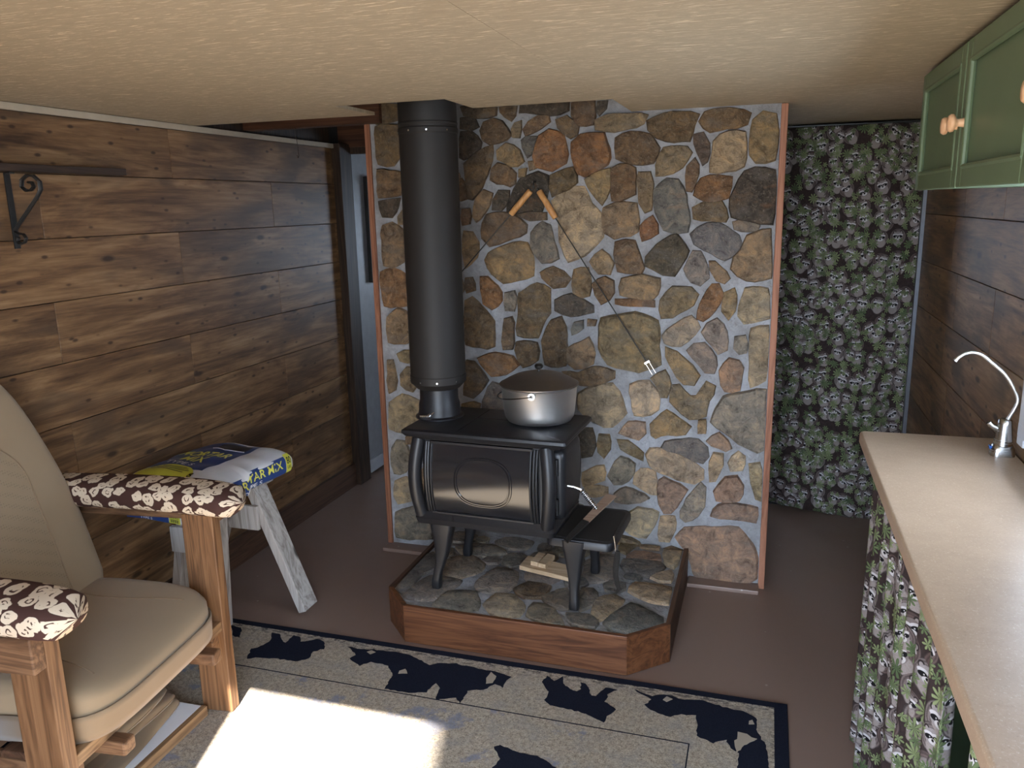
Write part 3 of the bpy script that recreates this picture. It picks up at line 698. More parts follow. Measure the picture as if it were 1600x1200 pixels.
# ================================================================ STOVE
SF = frame(-.955, 2.79, math.radians(-2.4))
st = thing('wood_stove', 'black cast iron box wood stove with oval side panel on the stone hearth', 'stove', (-.955, 2.79, HT))
def SM(): return M(SF)
def rrect(hx_, hy_, r, n=4, cx=0, cy=0):
    o = []
    for qx, qy, a0 in ((1,1,0),(-1,1,90),(-1,-1,180),(1,-1,270)):
        for k in range(n+1):
            a = math.radians(a0+90*k/n); o.append((cx+qx*(hx_-r)+r*math.cos(a), cy+qy*(hy_-r)+r*math.sin(a)))
    return o
SM().prism(rrect(.252, .152, .02), .44, .765).build('body', MT['iron'], st, smooth=True)
# bottom skirt, top plate
sk = SM(); secs = []
for z, g_ in ((.418, -.012), (.424, .006), (.446, .012), (.456, .004), (.47, -.006)): secs.append([(a, b, z) for a, b in rrect(.268+g_, .167+g_, .02)])
sk.loft(secs).build('base_skirt', MT['iron'], st, smooth=True)
tp = SM(); secs = []
for z, g_ in ((.752, -.05), (.757, -.036), (.768, -.03), (.772, -.01), (.785, 0), (.795, -.002), (.80, -.010)): secs.append([(a, b, z) for a, b in rrect(.32+g_, .19+g_, .012, cx=.012, cy=-.012)])
tp.loft(secs).build('top_plate', MT['iron'], st, smooth=True, auto=30)
SM().box(-.09, -.086, -.17, .15, .7995, .8008).box(-.09, .29, .02, .024, .7995, .8008).build('plate_joint', MT['pipe'], st)
# bowed corner columns and ribs
def dome(u, v): return (-.205+.40*u, -.154-.022*(1-(2*v-1)**2), .472+.275*v)
for lx, ly in ((-.255, -.150), (.245, -.150), (-.255, .150), (.245, .150)):
    sx = -1 if lx < 0 else 1; pts = []
    for k in range(13):
        t_ = k/12; pts.append((lx+sx*.016*math.sin(math.pi*t_), ly+math.copysign(.020*math.sin(math.pi*t_), ly), .452+.305*t_))
    SM().tube(pts, [.026]*13, 12).build('corner_column', MT['iron'], st, smooth=True)
for lx in (-.222, .214, .203, -.212):
    SM().tube([(lx, dome(.5, k/14)[1]-.002, dome(.5, k/14)[2]) for k in range(15)], .0055, 8).build('rib', MT['iron'], st, smooth=True)
# side panel: slightly domed satin plate in a raised frame with oval bead
SM().grid(dome, 24, 18).build('side_panel', MT['panel'], st, smooth=True)
m = SM()
for b_ in ((-.207, .197, .742, .752), (-.207, .197, .466, .474)): m.box(b_[0], b_[1], -.163, -.150, b_[2], b_[3])
for lx in (-.201, .191): m.tube([(lx, dome(.5, k/14)[1]-.001, dome(.5, k/14)[2]) for k in range(15)], .005, 8)
m.build('panel_frame', MT['iron'], st, bevel=.003)
for rr, nm in ((1., 'oval_bead'), (.92, 'oval_bead')):
    pts = []
    for k in range(64):
        a = 2*math.pi*k/64; e = 2/2.6; ca, sa = math.cos(a), math.sin(a); ox = .113*rr*math.copysign(abs(ca)**e, ca)*1.; oz = .093*rr*math.copysign(abs(sa)**e, sa)
        u_, v_ = (ox+.005+.205)/.40, (oz+.607-.472)/.275; q = dome(u_, v_); pts.append((q[0], q[1]-.001, q[2]))
    SM().tube(pts, .0032, 6, True).build(nm, MT['panel'], st, smooth=True)
# end door (right) with coil handle, ash shelf
secs = [[(x, a, b) for a, b in rrect(.118-g_, .135-g_, .03, cx=0, cy=.607)] for x, g_ in ((.245, 0), (.285, 0), (.297, .006), (.302, .02))]
dr = SM().loft(secs).build('door', MT['iron'], st, smooth=True, auto=50)
SM().tube([(.275, -.128, .50), (.275, -.128, .56)], .008, 8).build('hinge', MT['iron'], dr); SM().tube([(.275, -.128, .65), (.275, -.128, .71)], .008, 8).build('hinge', MT['iron'], dr)
def coil(path, R, n_turn, r, m):
    pts = []; path = [Vector(p) for p in path]; L = [0]
    for a, b in zip(path, path[1:]): L.append(L[-1]+(b-a).length)
    N = n_turn*10
    for k in range(N+1):
        s_ = L[-1]*k/N; i = max(j for j in range(len(path)-1) if L[j] <= s_+1e-9); d = (path[i+1]-path[i]).normalized(); c = path[i]+d*(s_-L[i])
        a = d.cross(Vector((.3,.2,1))).normalized(); b = d.cross(a); an = 2*math.pi*n_turn*k/N; pts.append(c+a*R*math.cos(an)+b*R*math.sin(an))
    return m.tube(pts, r, 6)
hq = [pY(x, y, 2.70) for x, y in ((890, 759), (897, 761), (908, 765), (920, 780), (932, 795))]
M().tube([hq[0]+Vector((-.02, 0, 0)), hq[1], hq[2]], .0055, 8).build('handle_stem', MT['chrome'], dr, smooth=True)
M().tube([hq[2], hq[3], hq[4]], .004, 8).build('handle_rod', MT['chrome'], dr, smooth=True)
coil([hq[2], hq[3], hq[4]], .0085, 13, .0022, M()).build('handle_coil', MT['chrome'], dr, smooth=True)
secs = [[(a, b, z) for a, b in rrect(.125+g_, .175+g_, .03, cx=.365, cy=.01)] for z, g_ in ((.392, -.012), (.396, 0), (.416, .0), (.424, -.004))]
SM().loft(secs).build('ash_shelf', MT['iron'], st, smooth=True, auto=35)
secs = [[(a, b, z) for a, b in rrect(.105, .152, .025, cx=.368, cy=.01)] for z in (.4235, .4255)]
SM().loft(secs).build('shelf_panel', MT['pipe'], st, smooth=True, auto=35)
for lx, ly, dx in ((-.178, -.135, -.032), (.345, -.140, .002), (-.178, .15, -.032), (.345, .15, .002)):
    secs = []
    for z, hw_, hd, k in ((.42, .046, .030, 0), (.405, .045, .030, 0), (.36, .036, .026, .05), (.30, .026, .021, .2), (.25, .019, .018, .5), (.215, .0165, .0165, .8), (.19, .0175, .018, .95), (.165, .0185, .019, 1.), (HT+.001, .017, .0175, 1.)):
        secs.append([(a, b, z) for a, b in rrect(hw_, hd, min(hw_, hd)*.55, 3, lx+dx*k, ly-.012*k*(1 if ly < 0 else -1))])
    SM().loft(secs).build('leg', MT['iron'], st, smooth=True, auto=60)
# ---- pipe
PX, PY = -1.198, 2.815
sp = thing('stove_pipe', 'tall matt black stove pipe rising from the stove through the ceiling', 'stove pipe', (PX, PY, .80))
M().lathe([(.094, .8012), (.094, .806), (.084, .812), (.081, .83), (.080, .855), (.075, .87), (.074, .925), (.080, .93)], (PX, PY, 0), 48).build('flue_collar', MT['iron'], sp, smooth=True)
M().lathe([(.085, .918), (.098, .932), (.108, .942), (.1085, .965), (.1085, .969), (.1065, .972), (.1065, 1.86)], (PX, PY, 0), 56).build('pipe_section', MT['pipe'], sp, smooth=True, auto=20)
M().lathe([(.1065, 1.858), (.109, 1.862), (.109, 1.878), (.1065, 1.882), (.1065, 1.89), (.1085, 1.893), (.1085, 1.897), (.1065, 1.90), (.1065, 2.40)], (PX, PY, 0), 56).build('pipe_section', MT['pipe'], sp, smooth=True, auto=20)
for a in (215, 255, 290, 330):
    x, y = PX+.109*math.cos(math.radians(a)), PY+.109*math.sin(math.radians(a)); d = Vector((math.cos(math.radians(a)), math.sin(math.radians(a)), 0))
    for z in (.953, 1.868): M().tube([Vector((x, y, z)), Vector((x, y, z))+d*.003], .0035, 8).build('screw', MT['chrome'], sp)
kq = [pY(x, y, 2.735) for x, y in ((678, 645), (674, 648), (668, 651), (657, 651))]
M().tube([Vector((PX+.0, PY-.06, kq[0].z)), kq[0], kq[1]], .003, 6).build('damper_rod', MT['chrome'], sp, smooth=True)
coil([kq[1], kq[2], kq[3]], .0075, 9, .0020, M()).build('damper_coil', MT['chrome'], sp, smooth=True)
# ---- pot
KX, KY = -.80, 2.845
pot = thing('stock_pot', 'dull aluminium stock pot with domed lid on the stove top', 'pot', (KX, KY, .801))
M().lathe([(.001, .8015), (.10, .8015), (.122, .806), (.131, .82), (.135, .84), (.143, .93), (.148, .937), (.145, .940), (.140, .932), (.13, .83), (.001, .82)], (KX, KY, 0), 64, False).build('pan', MT['alu'], pot, smooth=True, auto=50)
ld = M().lathe([(.1495, .9405), (.150, .945), (.142, .949), (.120, .962), (.09, .976), (.05, .986), (.02, .989), (.001, .9895)], (KX, KY, 0), 64, False).build('lid', MT['lid'], pot, smooth=True, auto=50)
M().lathe([(.006, .988), (.006, .997), (.012, 1.0), (.0165, 1.006), (.0165, 1.012), (.011, 1.018), (.001, 1.019)], (KX, KY, 0), 24).build('knob', MT['black'], ld, smooth=True)
e1 = pY(831, 607, KY-.14); ea = math.atan2(e1.y-KY, e1.x-KX)
for s_ in (0, math.pi):
    d = Vector((math.cos(ea+s_), math.sin(ea+s_), 0)); tdir = Vector((-d.y, d.x, 0)); c = Vector((KX, KY, .925))+d*.143
    er = M().lathe([(.006, -.006), (.0135, -.006), (.0135, .006), (.006, .006), (.006, -.006)], (0, 0, 0), 20, False)
    er.v = [c+d*(.006+v.z)+tdir*v.x+Vector((0, 0, v.y)) for v in er.v]; er.build('ear', MT['alu'], pot, smooth=True, auto=50)
pts = []
for k in range(25):
    a = math.pi*k/24; d = Vector((math.cos(ea), math.sin(ea), 0)); tdir = Vector((d.y, -d.x, 0)); q = Vector((KX, KY, .925))+d*(.156*math.cos(a))+tdir*(.160*math.sin(a)); q.z -= .03*math.sin(a); pts.append(q)
M().tube(pts, .0022, 8).build('bail', MT['wire'], pot, smooth=True)
# ---- paddle on ash shelf, strap, blocks
zs = .4265
pa = [pZ(x, y, z) for x, y, z in ((881, 844, zs+.004), (887, 848, zs+.004), (963, 776, zs+.055), (948, 772, zs+.058))]
pad = thing('wooden_paddle', 'brown wooden wedge with a charred narrow tip on the stove shelf', 'wood wedge', (pa[0].x, pa[0].y, zs))
def quadplate(c, th):
    n_ = (c[1]-c[0]).cross(c[3]-c[0]).normalized(); n_ = n_ if n_.z > 0 else -n_
    return M().add([p-n_*th/2 for p in c]+[p+n_*th/2 for p in c], [(0,3,2,1),(4,5,6,7),(0,1,5,4),(1,2,6,5),(2,3,7,6),(3,0,4,7)])
mid0, mid1 = pa[0].lerp(pa[3], .42), pa[1].lerp(pa[2], .42)
quadplate([mid0, mid1, pa[2], pa[3]], .006).build('blade', MT['paddle'], pad, bevel=.001)
quadplate([pa[0], pa[1], mid1, mid0], .0065).build('charred_tip', MT['scorch'], pad, bevel=.001)
sq = [pY(x, y, 2.60) for x, y in ((959, 838), (961, 850), (962, 862))]
strap = thing('hanging_strap', 'curved black strap hanging by a wire from the stove shelf edge', 'strap', (sq[0].x, 2.60, sq[2].z-.2))
M().tube([sq[0]+Vector((0, .012, 0)), sq[0], sq[1], sq[2]], .0016, 6).build('wire', MT['chrome'], strap)
bp_ = [pY(x, y, 2.60) for x, y in ((965, 861), (964, 872), (962, 888), (962, 900), (964, 911), (967, 920), (963, 928))]
M().tube(bp_, [.0085, .011, .011, .010, .0095, .008, .002], 8, flat=.35, up=(0, 1, 0)).build('strap', MT['scorch'], strap, smooth=True)
def blk(px4, z0, h, name, label, mat, group=None):
    a, b, c = [pZ(x, y, z0) for x, y in px4]; d = c-b+a
    m = M().add([Vector((p.x, p.y, z0)) for p in (a, b, c, d)]+[Vector((p.x, p.y, z0+h)) for p in (a, b, c, d)], [(0,3,2,1),(4,5,6,7),(0,1,5,4),(1,2,6,5),(2,3,7,6),(3,0,4,7)])
    return tag(m.build(name, mat, bevel=.0015), label, 'wood block', group)
blk(((811.5, 890), (893, 910), (905, 893)), HT+.0015, .018, 'pine_board', 'flat pale pine board lying on the hearth under the stove', MT['pale'])
blk(((829, 883), (840.5, 886), (853, 872)), HT+.0205, .019, 'pine_block', 'left of two small pine blocks on the pale board', MT['pale'])
blk(((841, 886), (852.5, 889), (867, 874)), HT+.0205, .019, 'pine_block', 'right of two small pine blocks on the pale board', MT['pale'])

# ---- toasting forks on the stone wall
FY = WY-.045
hk = thing('wall_hook', 'small dark metal hook on the stone wall holding two roasting forks', 'hook', pY(834, 293, WY-.03))
c0 = pY(834, 288, FY)
M().tube([(c0.x, WY-.012, c0.z+.012), (c0.x, FY, c0.z+.010), (c0.x, FY-.008, c0.z-.004), (c0.x, FY-.004, c0.z-.018), (c0.x, FY+.006, c0.z-.016)], .003, 8).build('hook', MT['wroughti'], hk, smooth=True)
M().tube([(c0.x+.011*math.cos(a*.3142), FY-.004, c0.z-.008+.011*math.sin(a*.3142)) for a in range(20)], .0014, 6, True).build('ring', MT['chrome'], hk, smooth=True)
for (h0, h1, r1, lab) in (((829, 298), (798, 335), (640, 520), 'roasting fork with wood handle pointing down-left behind the stove pipe'), ((842, 298), (868, 341), (1011, 566), 'roasting fork with wood handle pointing down-right across the stones')):
    a, b, c = [pY(*q, FY) for q in (h0, h1, r1)]
    fk = thing('roasting_fork', lab, 'roasting fork', c, 'roasting forks hanging on the stone wall')
    d = (b-a).normalized(); prof = [(0, .010), (.03, .0135), (.35, .0125), (.6, .0135), (.97, .0125), (1, .010)]
    M().tube([a+(b-a)*t_ for t_, _ in prof], [r for _, r in prof], 14).build('handle', MT['peach'] if False else wood('fork_handle_wood', (.34,.15,.05), (.50,.25,.09), (.58,.32,.13), 2, .45, False), fk, smooth=True, auto=60)
    M().tube([a-d*.012, a], .003, 8).build('eye_loop', MT['wire'], fk)
    M().tube([b, c], .0024, 8).build('rod', MT['wire'], fk, smooth=True)
    s_ = d.cross(Vector((0, 1, 0))).normalized()
    M().bar(c-s_*.013, c+s_*.013, .011, .008, (0, 1, 0)).build('crosspiece', MT['chrome'], fk, bevel=.0015)
    for k in (-1, 1): M().tube([c+s_*.008*k, c+s_*.008*k+d*.055], .0013, 6).build('prong', MT['chrome'], fk)

# ================================================================ SHELF + BRACKET on left wall
SZ = 1.737; o0 = pZ(0, 256, SZ); oe = pZ(188, 265, SZ); SXo = XL+.046; SYe = 2.45
sh = M().box(XL+.0005, SXo, 1.2, SYe, SZ, SZ+.024).build('wall_shelf', wood('dark_shelf_board', (.012,.007,.005), (.028,.016,.010), (.05,.029,.018), 1, .6), bevel=.002)
tag(sh, 'dark wooden shelf board on the plank wall above the chair', 'shelf')
br = thing('shelf_bracket', 'black wrought iron scroll bracket under the wall shelf', 'bracket', (XL+.01, 1.99, 1.50))
M().bar((XL+.004, 1.99, 1.733), (XL+.004, 1.99, 1.50), .02, .006, (1, 0, 0)).build('back_bar', MT['wroughti'], br, bevel=.001)
M().bar((XL+.002, 1.99, 1.733), (SXo-.02, 1.99, 1.733), .02, .005, (0, 0, 1)).build('arm', MT['wroughti'], br)
def sc(x, y): p = pY(x, y, 1.99); return Vector((p.x, 1.99, p.z))
pts = [sc(22, 362), sc(38, 338), sc(58, 308), sc(64, 296), sc(62, 284), sc(53, 275), sc(42, 274), sc(34, 281), sc(34, 292), sc(41, 298), sc(49, 297), sc(53, 291), sc(50, 285), sc(45, 285)]
M().tube(pts, .004, 8, flat=2.2, up=(0, 1, 0)).build('scroll', MT['wroughti'], br, smooth=True)
pts = [sc(24, 362), sc(30, 365), sc(37, 366), sc(41, 372), sc(39, 379), sc(33, 381), sc(28, 377), sc(29, 371)]
M().tube(pts, .0035, 8, flat=2.2, up=(0, 1, 0)).build('scroll', MT['wroughti'], br, smooth=True)
M().tube([(XL+.006, 1.99, 1.52), (XL+.012, 1.99, 1.52)], .005, 10).build('screw', MT['wroughti'], br)

# ================================================================ CHAIR
CF = frame(-1.555, 1.60, math.radians(6.4))
ch = thing('lounge_chair', 'homemade timber armchair with tan seat cushions and blotch-print arm pads', 'armchair', (-1.86, 1.57, 0))
def CM(): return M(CF)
for sy, nm in ((1, 'front_post'), (-1, 'front_post')):
    CM().box(-.105, -.0, .345*sy-.022, .345*sy+.022, .0105, .69).build(nm, MT['post'], ch, bevel=.003)
    CM().box(-.60, -.50, .345*sy-.022, .345*sy+.022, .0105, .69).build('rear_post', MT['post'], ch, bevel=.003)
    CM().box(-.62, .0, .345*sy+sy*.022, .345*sy+sy*.060, .60 if sy < 0 else .655, .69).build('arm_rail', MT['postx'], ch, bevel=.004)
    CM().box(-.60, -.02, .345*sy-sy*.022, .345*sy-sy*.060, .215, .302).build('side_rail', MT['postx'], ch, bevel=.004)
    # arm pad
    def pad_(u, v, sy=sy):
        a = 2*math.pi*u; t_ = 2*v-1; s_ = sup(t_, 6); wy = .072*(1+.10*t_); e = 2/2.8
        cy, cz = math.copysign(abs(math.cos(a))**e, math.cos(a)), math.copysign(abs(math.sin(a))**e, math.sin(a))
        return (-.285+.375*t_, .358*sy+wy*s_*cy, .735+.046*s_*cz+.008*(1-t_*t_)-.012*max(0, t_)**3)
    CM().grid(pad_, 28, 28, lambda u, v, sy=sy: (u*.40+.3*sy, v*.76)).build('arm_pad', MT['leo'], ch, smooth=True, auto=80)
CM().box(-.045, -.005, -.323, .323, .302, .335).build('front_rail', MT['posty'], ch, bevel=.003)
CM().box(-.62, -.58, -.323, .323, .302, .335).build('back_rail', MT['posty'], ch, bevel=.003)
for k, x0 in enumerate((-.17, -.30, -.43)): CM().box(x0-.05, x0+.05, -.323, .323, .305, .325).build('seat_slat', MT['base'], ch, bevel=.003)
for yy in (.21, -.20): CM().box(-.55, .045, yy-.022, yy+.022, .262, .301).build('cross_rail', MT['postx'], ch, bevel=.006)
# seat cushion
def seat_sec(t_):   # t_ -1..1 across (local y)
    return sup(t_, 5)
def seat(u, v):
    a = 2*math.pi*u; t_ = 2*v-1; s_ = sup(t_, 5); e = 2/3.2
    cx_, cz = math.copysign(abs(math.cos(a))**e, math.cos(a)), math.copysign(abs(math.sin(a))**e, math.sin(a))
    x = -.245+(.278*s_+.0)*cx_; z = .412+.070*(.35+.65*s_)*cz+(.018*(abs(t_)**2)-.008)*(cz > 0)
    return (x, .302*t_*(1-.02*cx_), z)
CM().grid(seat, 40, 32).build('seat_cushion', MT['tan'], ch, smooth=True, auto=80)
def skirt(u, v):
    t_ = 2*u-1; s_ = sup(t_, 5); return (-.245+.2815*s_*(.985+.015*v)+.001, .303*t_, .337+.070*v)
CM().grid(skirt, 40, 4).build('seat_skirt', MT['tand'], ch, smooth=True, solid=.003)
def seamline(fn, n=24, r=.0022): return CM().tube([fn(k/n) for k in range(n+1)], r, 6)
def seat_top(x, y):
    t_ = y/.302; s_ = sup(t_, 5); c = min(.999, abs((x+.245)/(.278*s_))); cz = (1-c**3.2)**(1/3.2)
    return .412+.070*(.35+.65*s_)*cz+.018*t_*t_-.008
for fn in (lambda t_: (-.46+.42*t_, .20-.035*math.sin(math.pi*t_), seat_top(-.46+.42*t_, .20-.035*math.sin(math.pi*t_))), lambda t_: (-.44+.40*t_, -.17+.03*math.sin(math.pi*t_)-.02*t_, seat_top(-.44+.40*t_, -.17+.03*math.sin(math.pi*t_)-.02*t_))):
    seamline(fn).build('seat_seam', MT['tand'], ch, smooth=True)
# backrest: wide car-seat style, leaning on the rear posts
def back_w(h): return .325-.02*h-.125*max(0, (h-.34)/.66)**1.6 if h < 1 else .1
def back(u, v):
    a = 2*math.pi*u; h = v; e = 2/3.0; wd = back_w(h)*(sup(max(0, (h-.75)/.25), 2.5)*.55+.45 if h > .75 else 1)*(1-.3*max(0, (.12-h)/.12)**2)
    cy, cx_ = math.copysign(abs(math.cos(a))**e, math.cos(a)), math.copysign(abs(math.sin(a))**e, math.sin(a))
    th = .070*(1-.25*h)*(sup(2*h-1, 8)*.75+.25); bol = .030*abs(cy)**4*(1-h*.6)*(cx_ > 0)
    return (-.435-.165*h+th*cx_+bol, wd*cy, .40+.80*h)
CM().grid(back, 44, 36).build('backrest', MT['tan'], ch, smooth=True, auto=80)
def cpanel(u, v):
    h = .10+.62*v; hw_ = .165*(1-.12*v)*(1-.55*max(0, (v-.72)/.28)**2.2); cy = (2*u-1)*hw_/back_w(h)
    cx_ = (1-abs(cy)**3)**(1/3); th = .070*(1-.25*h)*(sup(2*h-1, 8)*.75+.25)
    return (-.435-.165*h+th*cx_+.030*abs(cy)**4*(1-h*.6)+.002, (2*u-1)*hw_, .40+.80*h)
CM().grid(cpanel, 16, 20).build('centre_panel', MT['tanp'], ch, smooth=True, auto=80)
for sy in (0, 1):
    CM().tube([cpanel(sy, k/20) for k in range(21)], .0022, 6).build('back_seam', MT['tand'], ch, smooth=True)
CM().box(-.66, -.63, -.29, .29, .52, .60).build('back_brace', MT['base'], ch, bevel=.003)
# ---- white board with timber lip and folded cloth below the chair
wb = thing('white_board', 'white panel with a timber lip lying on the rug under the armchair', 'board', (-1.9, 1.62, .01))
BF = frame(-1.655, 1.60, math.radians(1.5))
M(BF).box(-.40, -.016, -.28, .283, .0108, .045).build('panel', MT['white'], wb, bevel=.002)
M(BF).box(-.0155, .004, -.28, .286, .0108, .046).build('lip', MT['posty'], wb, bevel=.002)
fc = thing('folded_cloth', 'folded tan cloth lying on the white panel beneath the armchair', 'cloth', (-1.82, 1.66, .046))
q0, q1, q2, q3 = [pZ(x, y, .09) for x, y in ((243, 1086), (140, 1200), (60, 1130), (160, 1050))]
for k in range(3):
    def fold(u, v, k=k):
        a = 2*math.pi*u; t_ = 2*v-1; s_ = sup(t_, 8); cxx = math.copysign(abs(math.cos(a))**.6, math.cos(a)); cz = math.copysign(abs(math.sin(a))**.8, math.sin(a))
        return (-1.795-.02*k+(.105+.012*math.sin(5*v+k*2))*cxx*s_-.10*t_*.25, 1.63-.01*k+.24*t_, .067+.027*k+(.0125+.003*math.sin(9*v+k))*s_*cz+.006*math.sin(7*v+2*u*6+k)*.6)
    M().grid(fold, 20, 22).build('fold', MT['tand'] if k == 1 else MT['tan'], fc, smooth=True, auto=80)

# ================================================================ SAWHORSE + MORTAR BAG
sw = thing('sawhorse', 'weathered grey timber sawhorse between the armchair and the plank wall', 'sawhorse', (-1.97, 2.46, 0))
BZ = .57
M().box(-2.025, -1.935, 2.30, 2.74, BZ-.075, BZ).build('beam', MT['grey'], sw, bevel=.003)
for yy, so in ((2.345, (.03, -.16)), (2.60, (.255, -.235))):
    for sx, sp_ in ((1, so[0]), (-1, so[1])):
        M().bar((-1.98+sx*.058, yy, BZ-.05), (-1.98+sp_, yy, .022 if yy < 2.4 else .014), .092, .036, (sx*.9, 0, .4)).build('leg', MT['grey'], sw, bevel=.003)
    M().box(-2.08, -1.88, yy-.05, yy-.068, .36, .46).build('gusset', MT['grey'], sw, bevel=.002)
bag = thing('mortar_bag', 'white and blue paper bag of mortar mix lying across the sawhorse', 'bag', (-1.965, 2.43, BZ))
BW, BL, BT = .44, .50, .105
byaw = math.radians(-7)
def droop(x, y, z):
    zz = z-.055*max(0, (-y-.14)/.11)**1.5-.03*max(0, (x-.10)/.12)**2*(1 if y < 0 else .3); zz -= .012*max(0, -x-.05)/.15
    c, s_ = math.cos(byaw), math.sin(byaw); return Vector((-2.02+c*x-s_*y, 2.43+s_*x+c*y, BZ+.001+max(zz, -.09)))
def wr(x, y): return .0022*math.sin(31*x+17*y)+.0016*math.sin(-23*x+47*y+1)+.0012*math.sin(70*y+9*x)
def btop(x, y): return BT/2+BT/2*sup(2*x/BW, 4)*sup(2*y/BL, 5)+wr(x, y)
def bagf(u, v):
    a = 2*math.pi*u; t_ = 2*v-1; sy = sup(t_*.995, 7); e = 2/4
    cx_, cz = math.copysign(abs(math.cos(a))**e, math.cos(a)), math.copysign(abs(math.sin(a))**e, math.sin(a))
    x = BW/2*cx_*(.94+.06*sy); y = BL/2*t_; z = BT/2+BT/2*cz*(.30+.70*sup(t_*.98, 5))
    return droop(x, y, z+(wr(x, y) if cz > .5 else 0))
m = M(); m.grid(bagf, 64, 48); b0 = len(m.v); n = 65
m.f.append(list(range(64))[::-1]); m.f.append([48*65+k for k in range(64)])
m.build('bag_body', MT['bagw'], bag, smooth=True, auto=70)
def top3(x, y, o=.0012): return droop(x, y, BT/2+BT/2*sup(2*x/BW, 4)*(.30+.70*sup(2*y/BL*.98, 5))+wr(x, y)+o)
def side3(y, z, o=.0012): return droop(BW/2*sup((z-BT/2)/(BT/2), 4)*(.94+.06*sup(2*y/BL, 7))+o, y, z)
def end3(x, z, o=.002): return droop(x, -BL/2-o, z)
def patch(fn, x0, x1, y0, y1, n1=20, n2=16): return M().grid(lambda u, v: fn(x0+(x1-x0)*u, y0+(y1-y0)*v), n1, n2)
patch(top3, -.20, .098, -.105, .215, 28, 24).build('print_panel', MT['bagb'], bag, smooth=True)
M().grid(lambda u, v: top3(-.045+.150*v*math.cos(math.pi*u), -.20+.125*v*math.sin(math.pi*u), .0018), 28, 10).build('print_oval', MT['bagy'], bag, smooth=True)
patch(side3, -.19, .205, .018, .088, 24, 8).build('print_band', MT['bagb'], bag, smooth=True)
patch(side3, .207, .238, .02, .092, 4, 8).build('print_tag', MT['bagy'], bag, smooth=True)
patch(end3, -.14, .07, .012, .062, 12, 5).build('print_band', MT['bagb'], bag, smooth=True)
patch(end3, .072, .125, .014, .062, 4, 5).build('print_tag', MT['bagy'], bag, smooth=True)
def text(s, fn, cx, cy, h, wdt, mat, rot=0, parent=bag, shear=0):
    cu = bpy.data.curves.new('t', 'FONT'); cu.body = s; cu.align_x = 'CENTER'; cu.align_y = 'CENTER'; cu.offset = .012; cu.resolution_u = 3; cu.shear = shear
    o = bpy.data.objects.new('t', cu); C.objects.link(o); dg = bpy.context.evaluated_depsgraph_get(); me = o.evaluated_get(dg).to_mesh()
    vs = [v.co.copy() for v in me.vertices]; fs = [list(p.vertices) for p in me.polygons]; o.evaluated_get(dg).to_mesh_clear()
    C.objects.unlink(o); bpy.data.objects.remove(o)
    x0, x1 = min(v.x for v in vs), max(v.x for v in vs); y0, y1 = min(v.y for v in vs), max(v.y for v in vs)
    m = M(); m.add([fn(cx+((v.x-x0)/(x1-x0)-.5)*wdt, cy+((v.y-y0)/(y1-y0)-.5)*h, .0028) for v in vs], fs)
    bmx = m.build('lettering', mat, parent); return bmx
text('MORTAR', top3, -.045, .062, .055, .245, MT['inky']); text('MIX', top3, -.04, -.003, .05, .115, MT['inky']); text('TYPE S', top3, -.06, -.057, .024, .135, MT['inkw'])
M().grid(lambda u, v: top3(-.085+.16*u, .140+.055*v-.02*(1-abs(2*u-1))*(1-v), .0022), 16, 6).build('print_shield', MT['ink'], bag, smooth=True)
M().tube([top3(-.085+.16*k/16, .137-.02*(1-abs(2*k/16-1)), .0028) for k in range(17)], .0014, 5).build('print_outline', MT['inkw'], bag)
for k, (yy, ww) in enumerate(((-.098, .12), (-.111, .16), (-.124, .19), (-.140, .16))):
    M().grid(lambda u, v: top3(-.045+ww*(u-.5), yy+.005*v, .0026), 10, 1).build('print_line', MT['ink'], bag)
text('8', top3, .085, -.15, .03, .02, MT['ink'])
text('MORTAR MIX', side3, .035, .064, .033, .30, MT['inky']); text('TYPE S', side3, .01, .032, .017, .11, MT['inkw'])
text('80', side3, .2225, .072, .026, .024, MT['ink']); text('LBS', side3, .2225, .045, .012, .02, MT['ink'])
text('MORTAR', end3, -.04, .052, .018, .11, MT['inky']); text('MIX', end3, -.04, .033, .018, .06, MT['inky']); text('TYPE S', end3, -.04, .018, .008, .06, MT['inkw'])
text('LBS', end3, .098, .052, .013, .04, MT['ink']); text('36.3 KG', end3, .098, .036, .007, .04, MT['ink'])
mb = M()
for k in range(14):
    x = .078+.0030*k; mb.add([end3(x, .018, .003), end3(x+.0012+.0006*(k % 3), .018, .003), end3(x+.0012+.0006*(k % 3), .030, .003), end3(x, .030, .003)], [(0, 1, 2, 3)])
mb.build('print_bars', MT['ink'], bag)

# ================================================================ CURTAINS
def curtain(name, fn, W, H, nu, nv, label, parent_loc=None):
    m = M(); m.grid(fn, nu, nv, lambda u, v: (W*u*1.12, H*v)); o = m.build(name, MT['rac'], smooth=True, solid=.0015, auto=180)
    return tag(o, label, 'curtain')
CY = 4.215
def cur_a(u, v):
    x = .058+.632*u; fold_ = .010*math.sin(u*15+.6)+.005*math.sin(u*37+v*1.5)+.035*max(0, .13-u)/.13
    hem = .03-.045*u+.008*math.sin(u*8); return (x, CY+fold_*(1.15-.5*v)-.01*(1-v), hem+(1.935-hem)*v)
curtain('alcove_curtain', cur_a, .632, 1.91, 150, 40, 'tall raccoon-print curtain closing the alcove right of the stone wall')
M().tube([(.055, CY+.005, 1.939), (XR-.002, CY+.005, 1.939)], .006, 10).build('curtain_rod', MT['black']);  tag(bpy.data.objects['curtain_rod'], 'thin dark rod along the top of the alcove curtain', 'curtain rod')
struct(M().box(XR-.018, XR-.002, 4.13, 4.16, .0, 1.945).build('trim_9', plain('grey_metal_strip', (.13,.14,.16), .4, .3)))
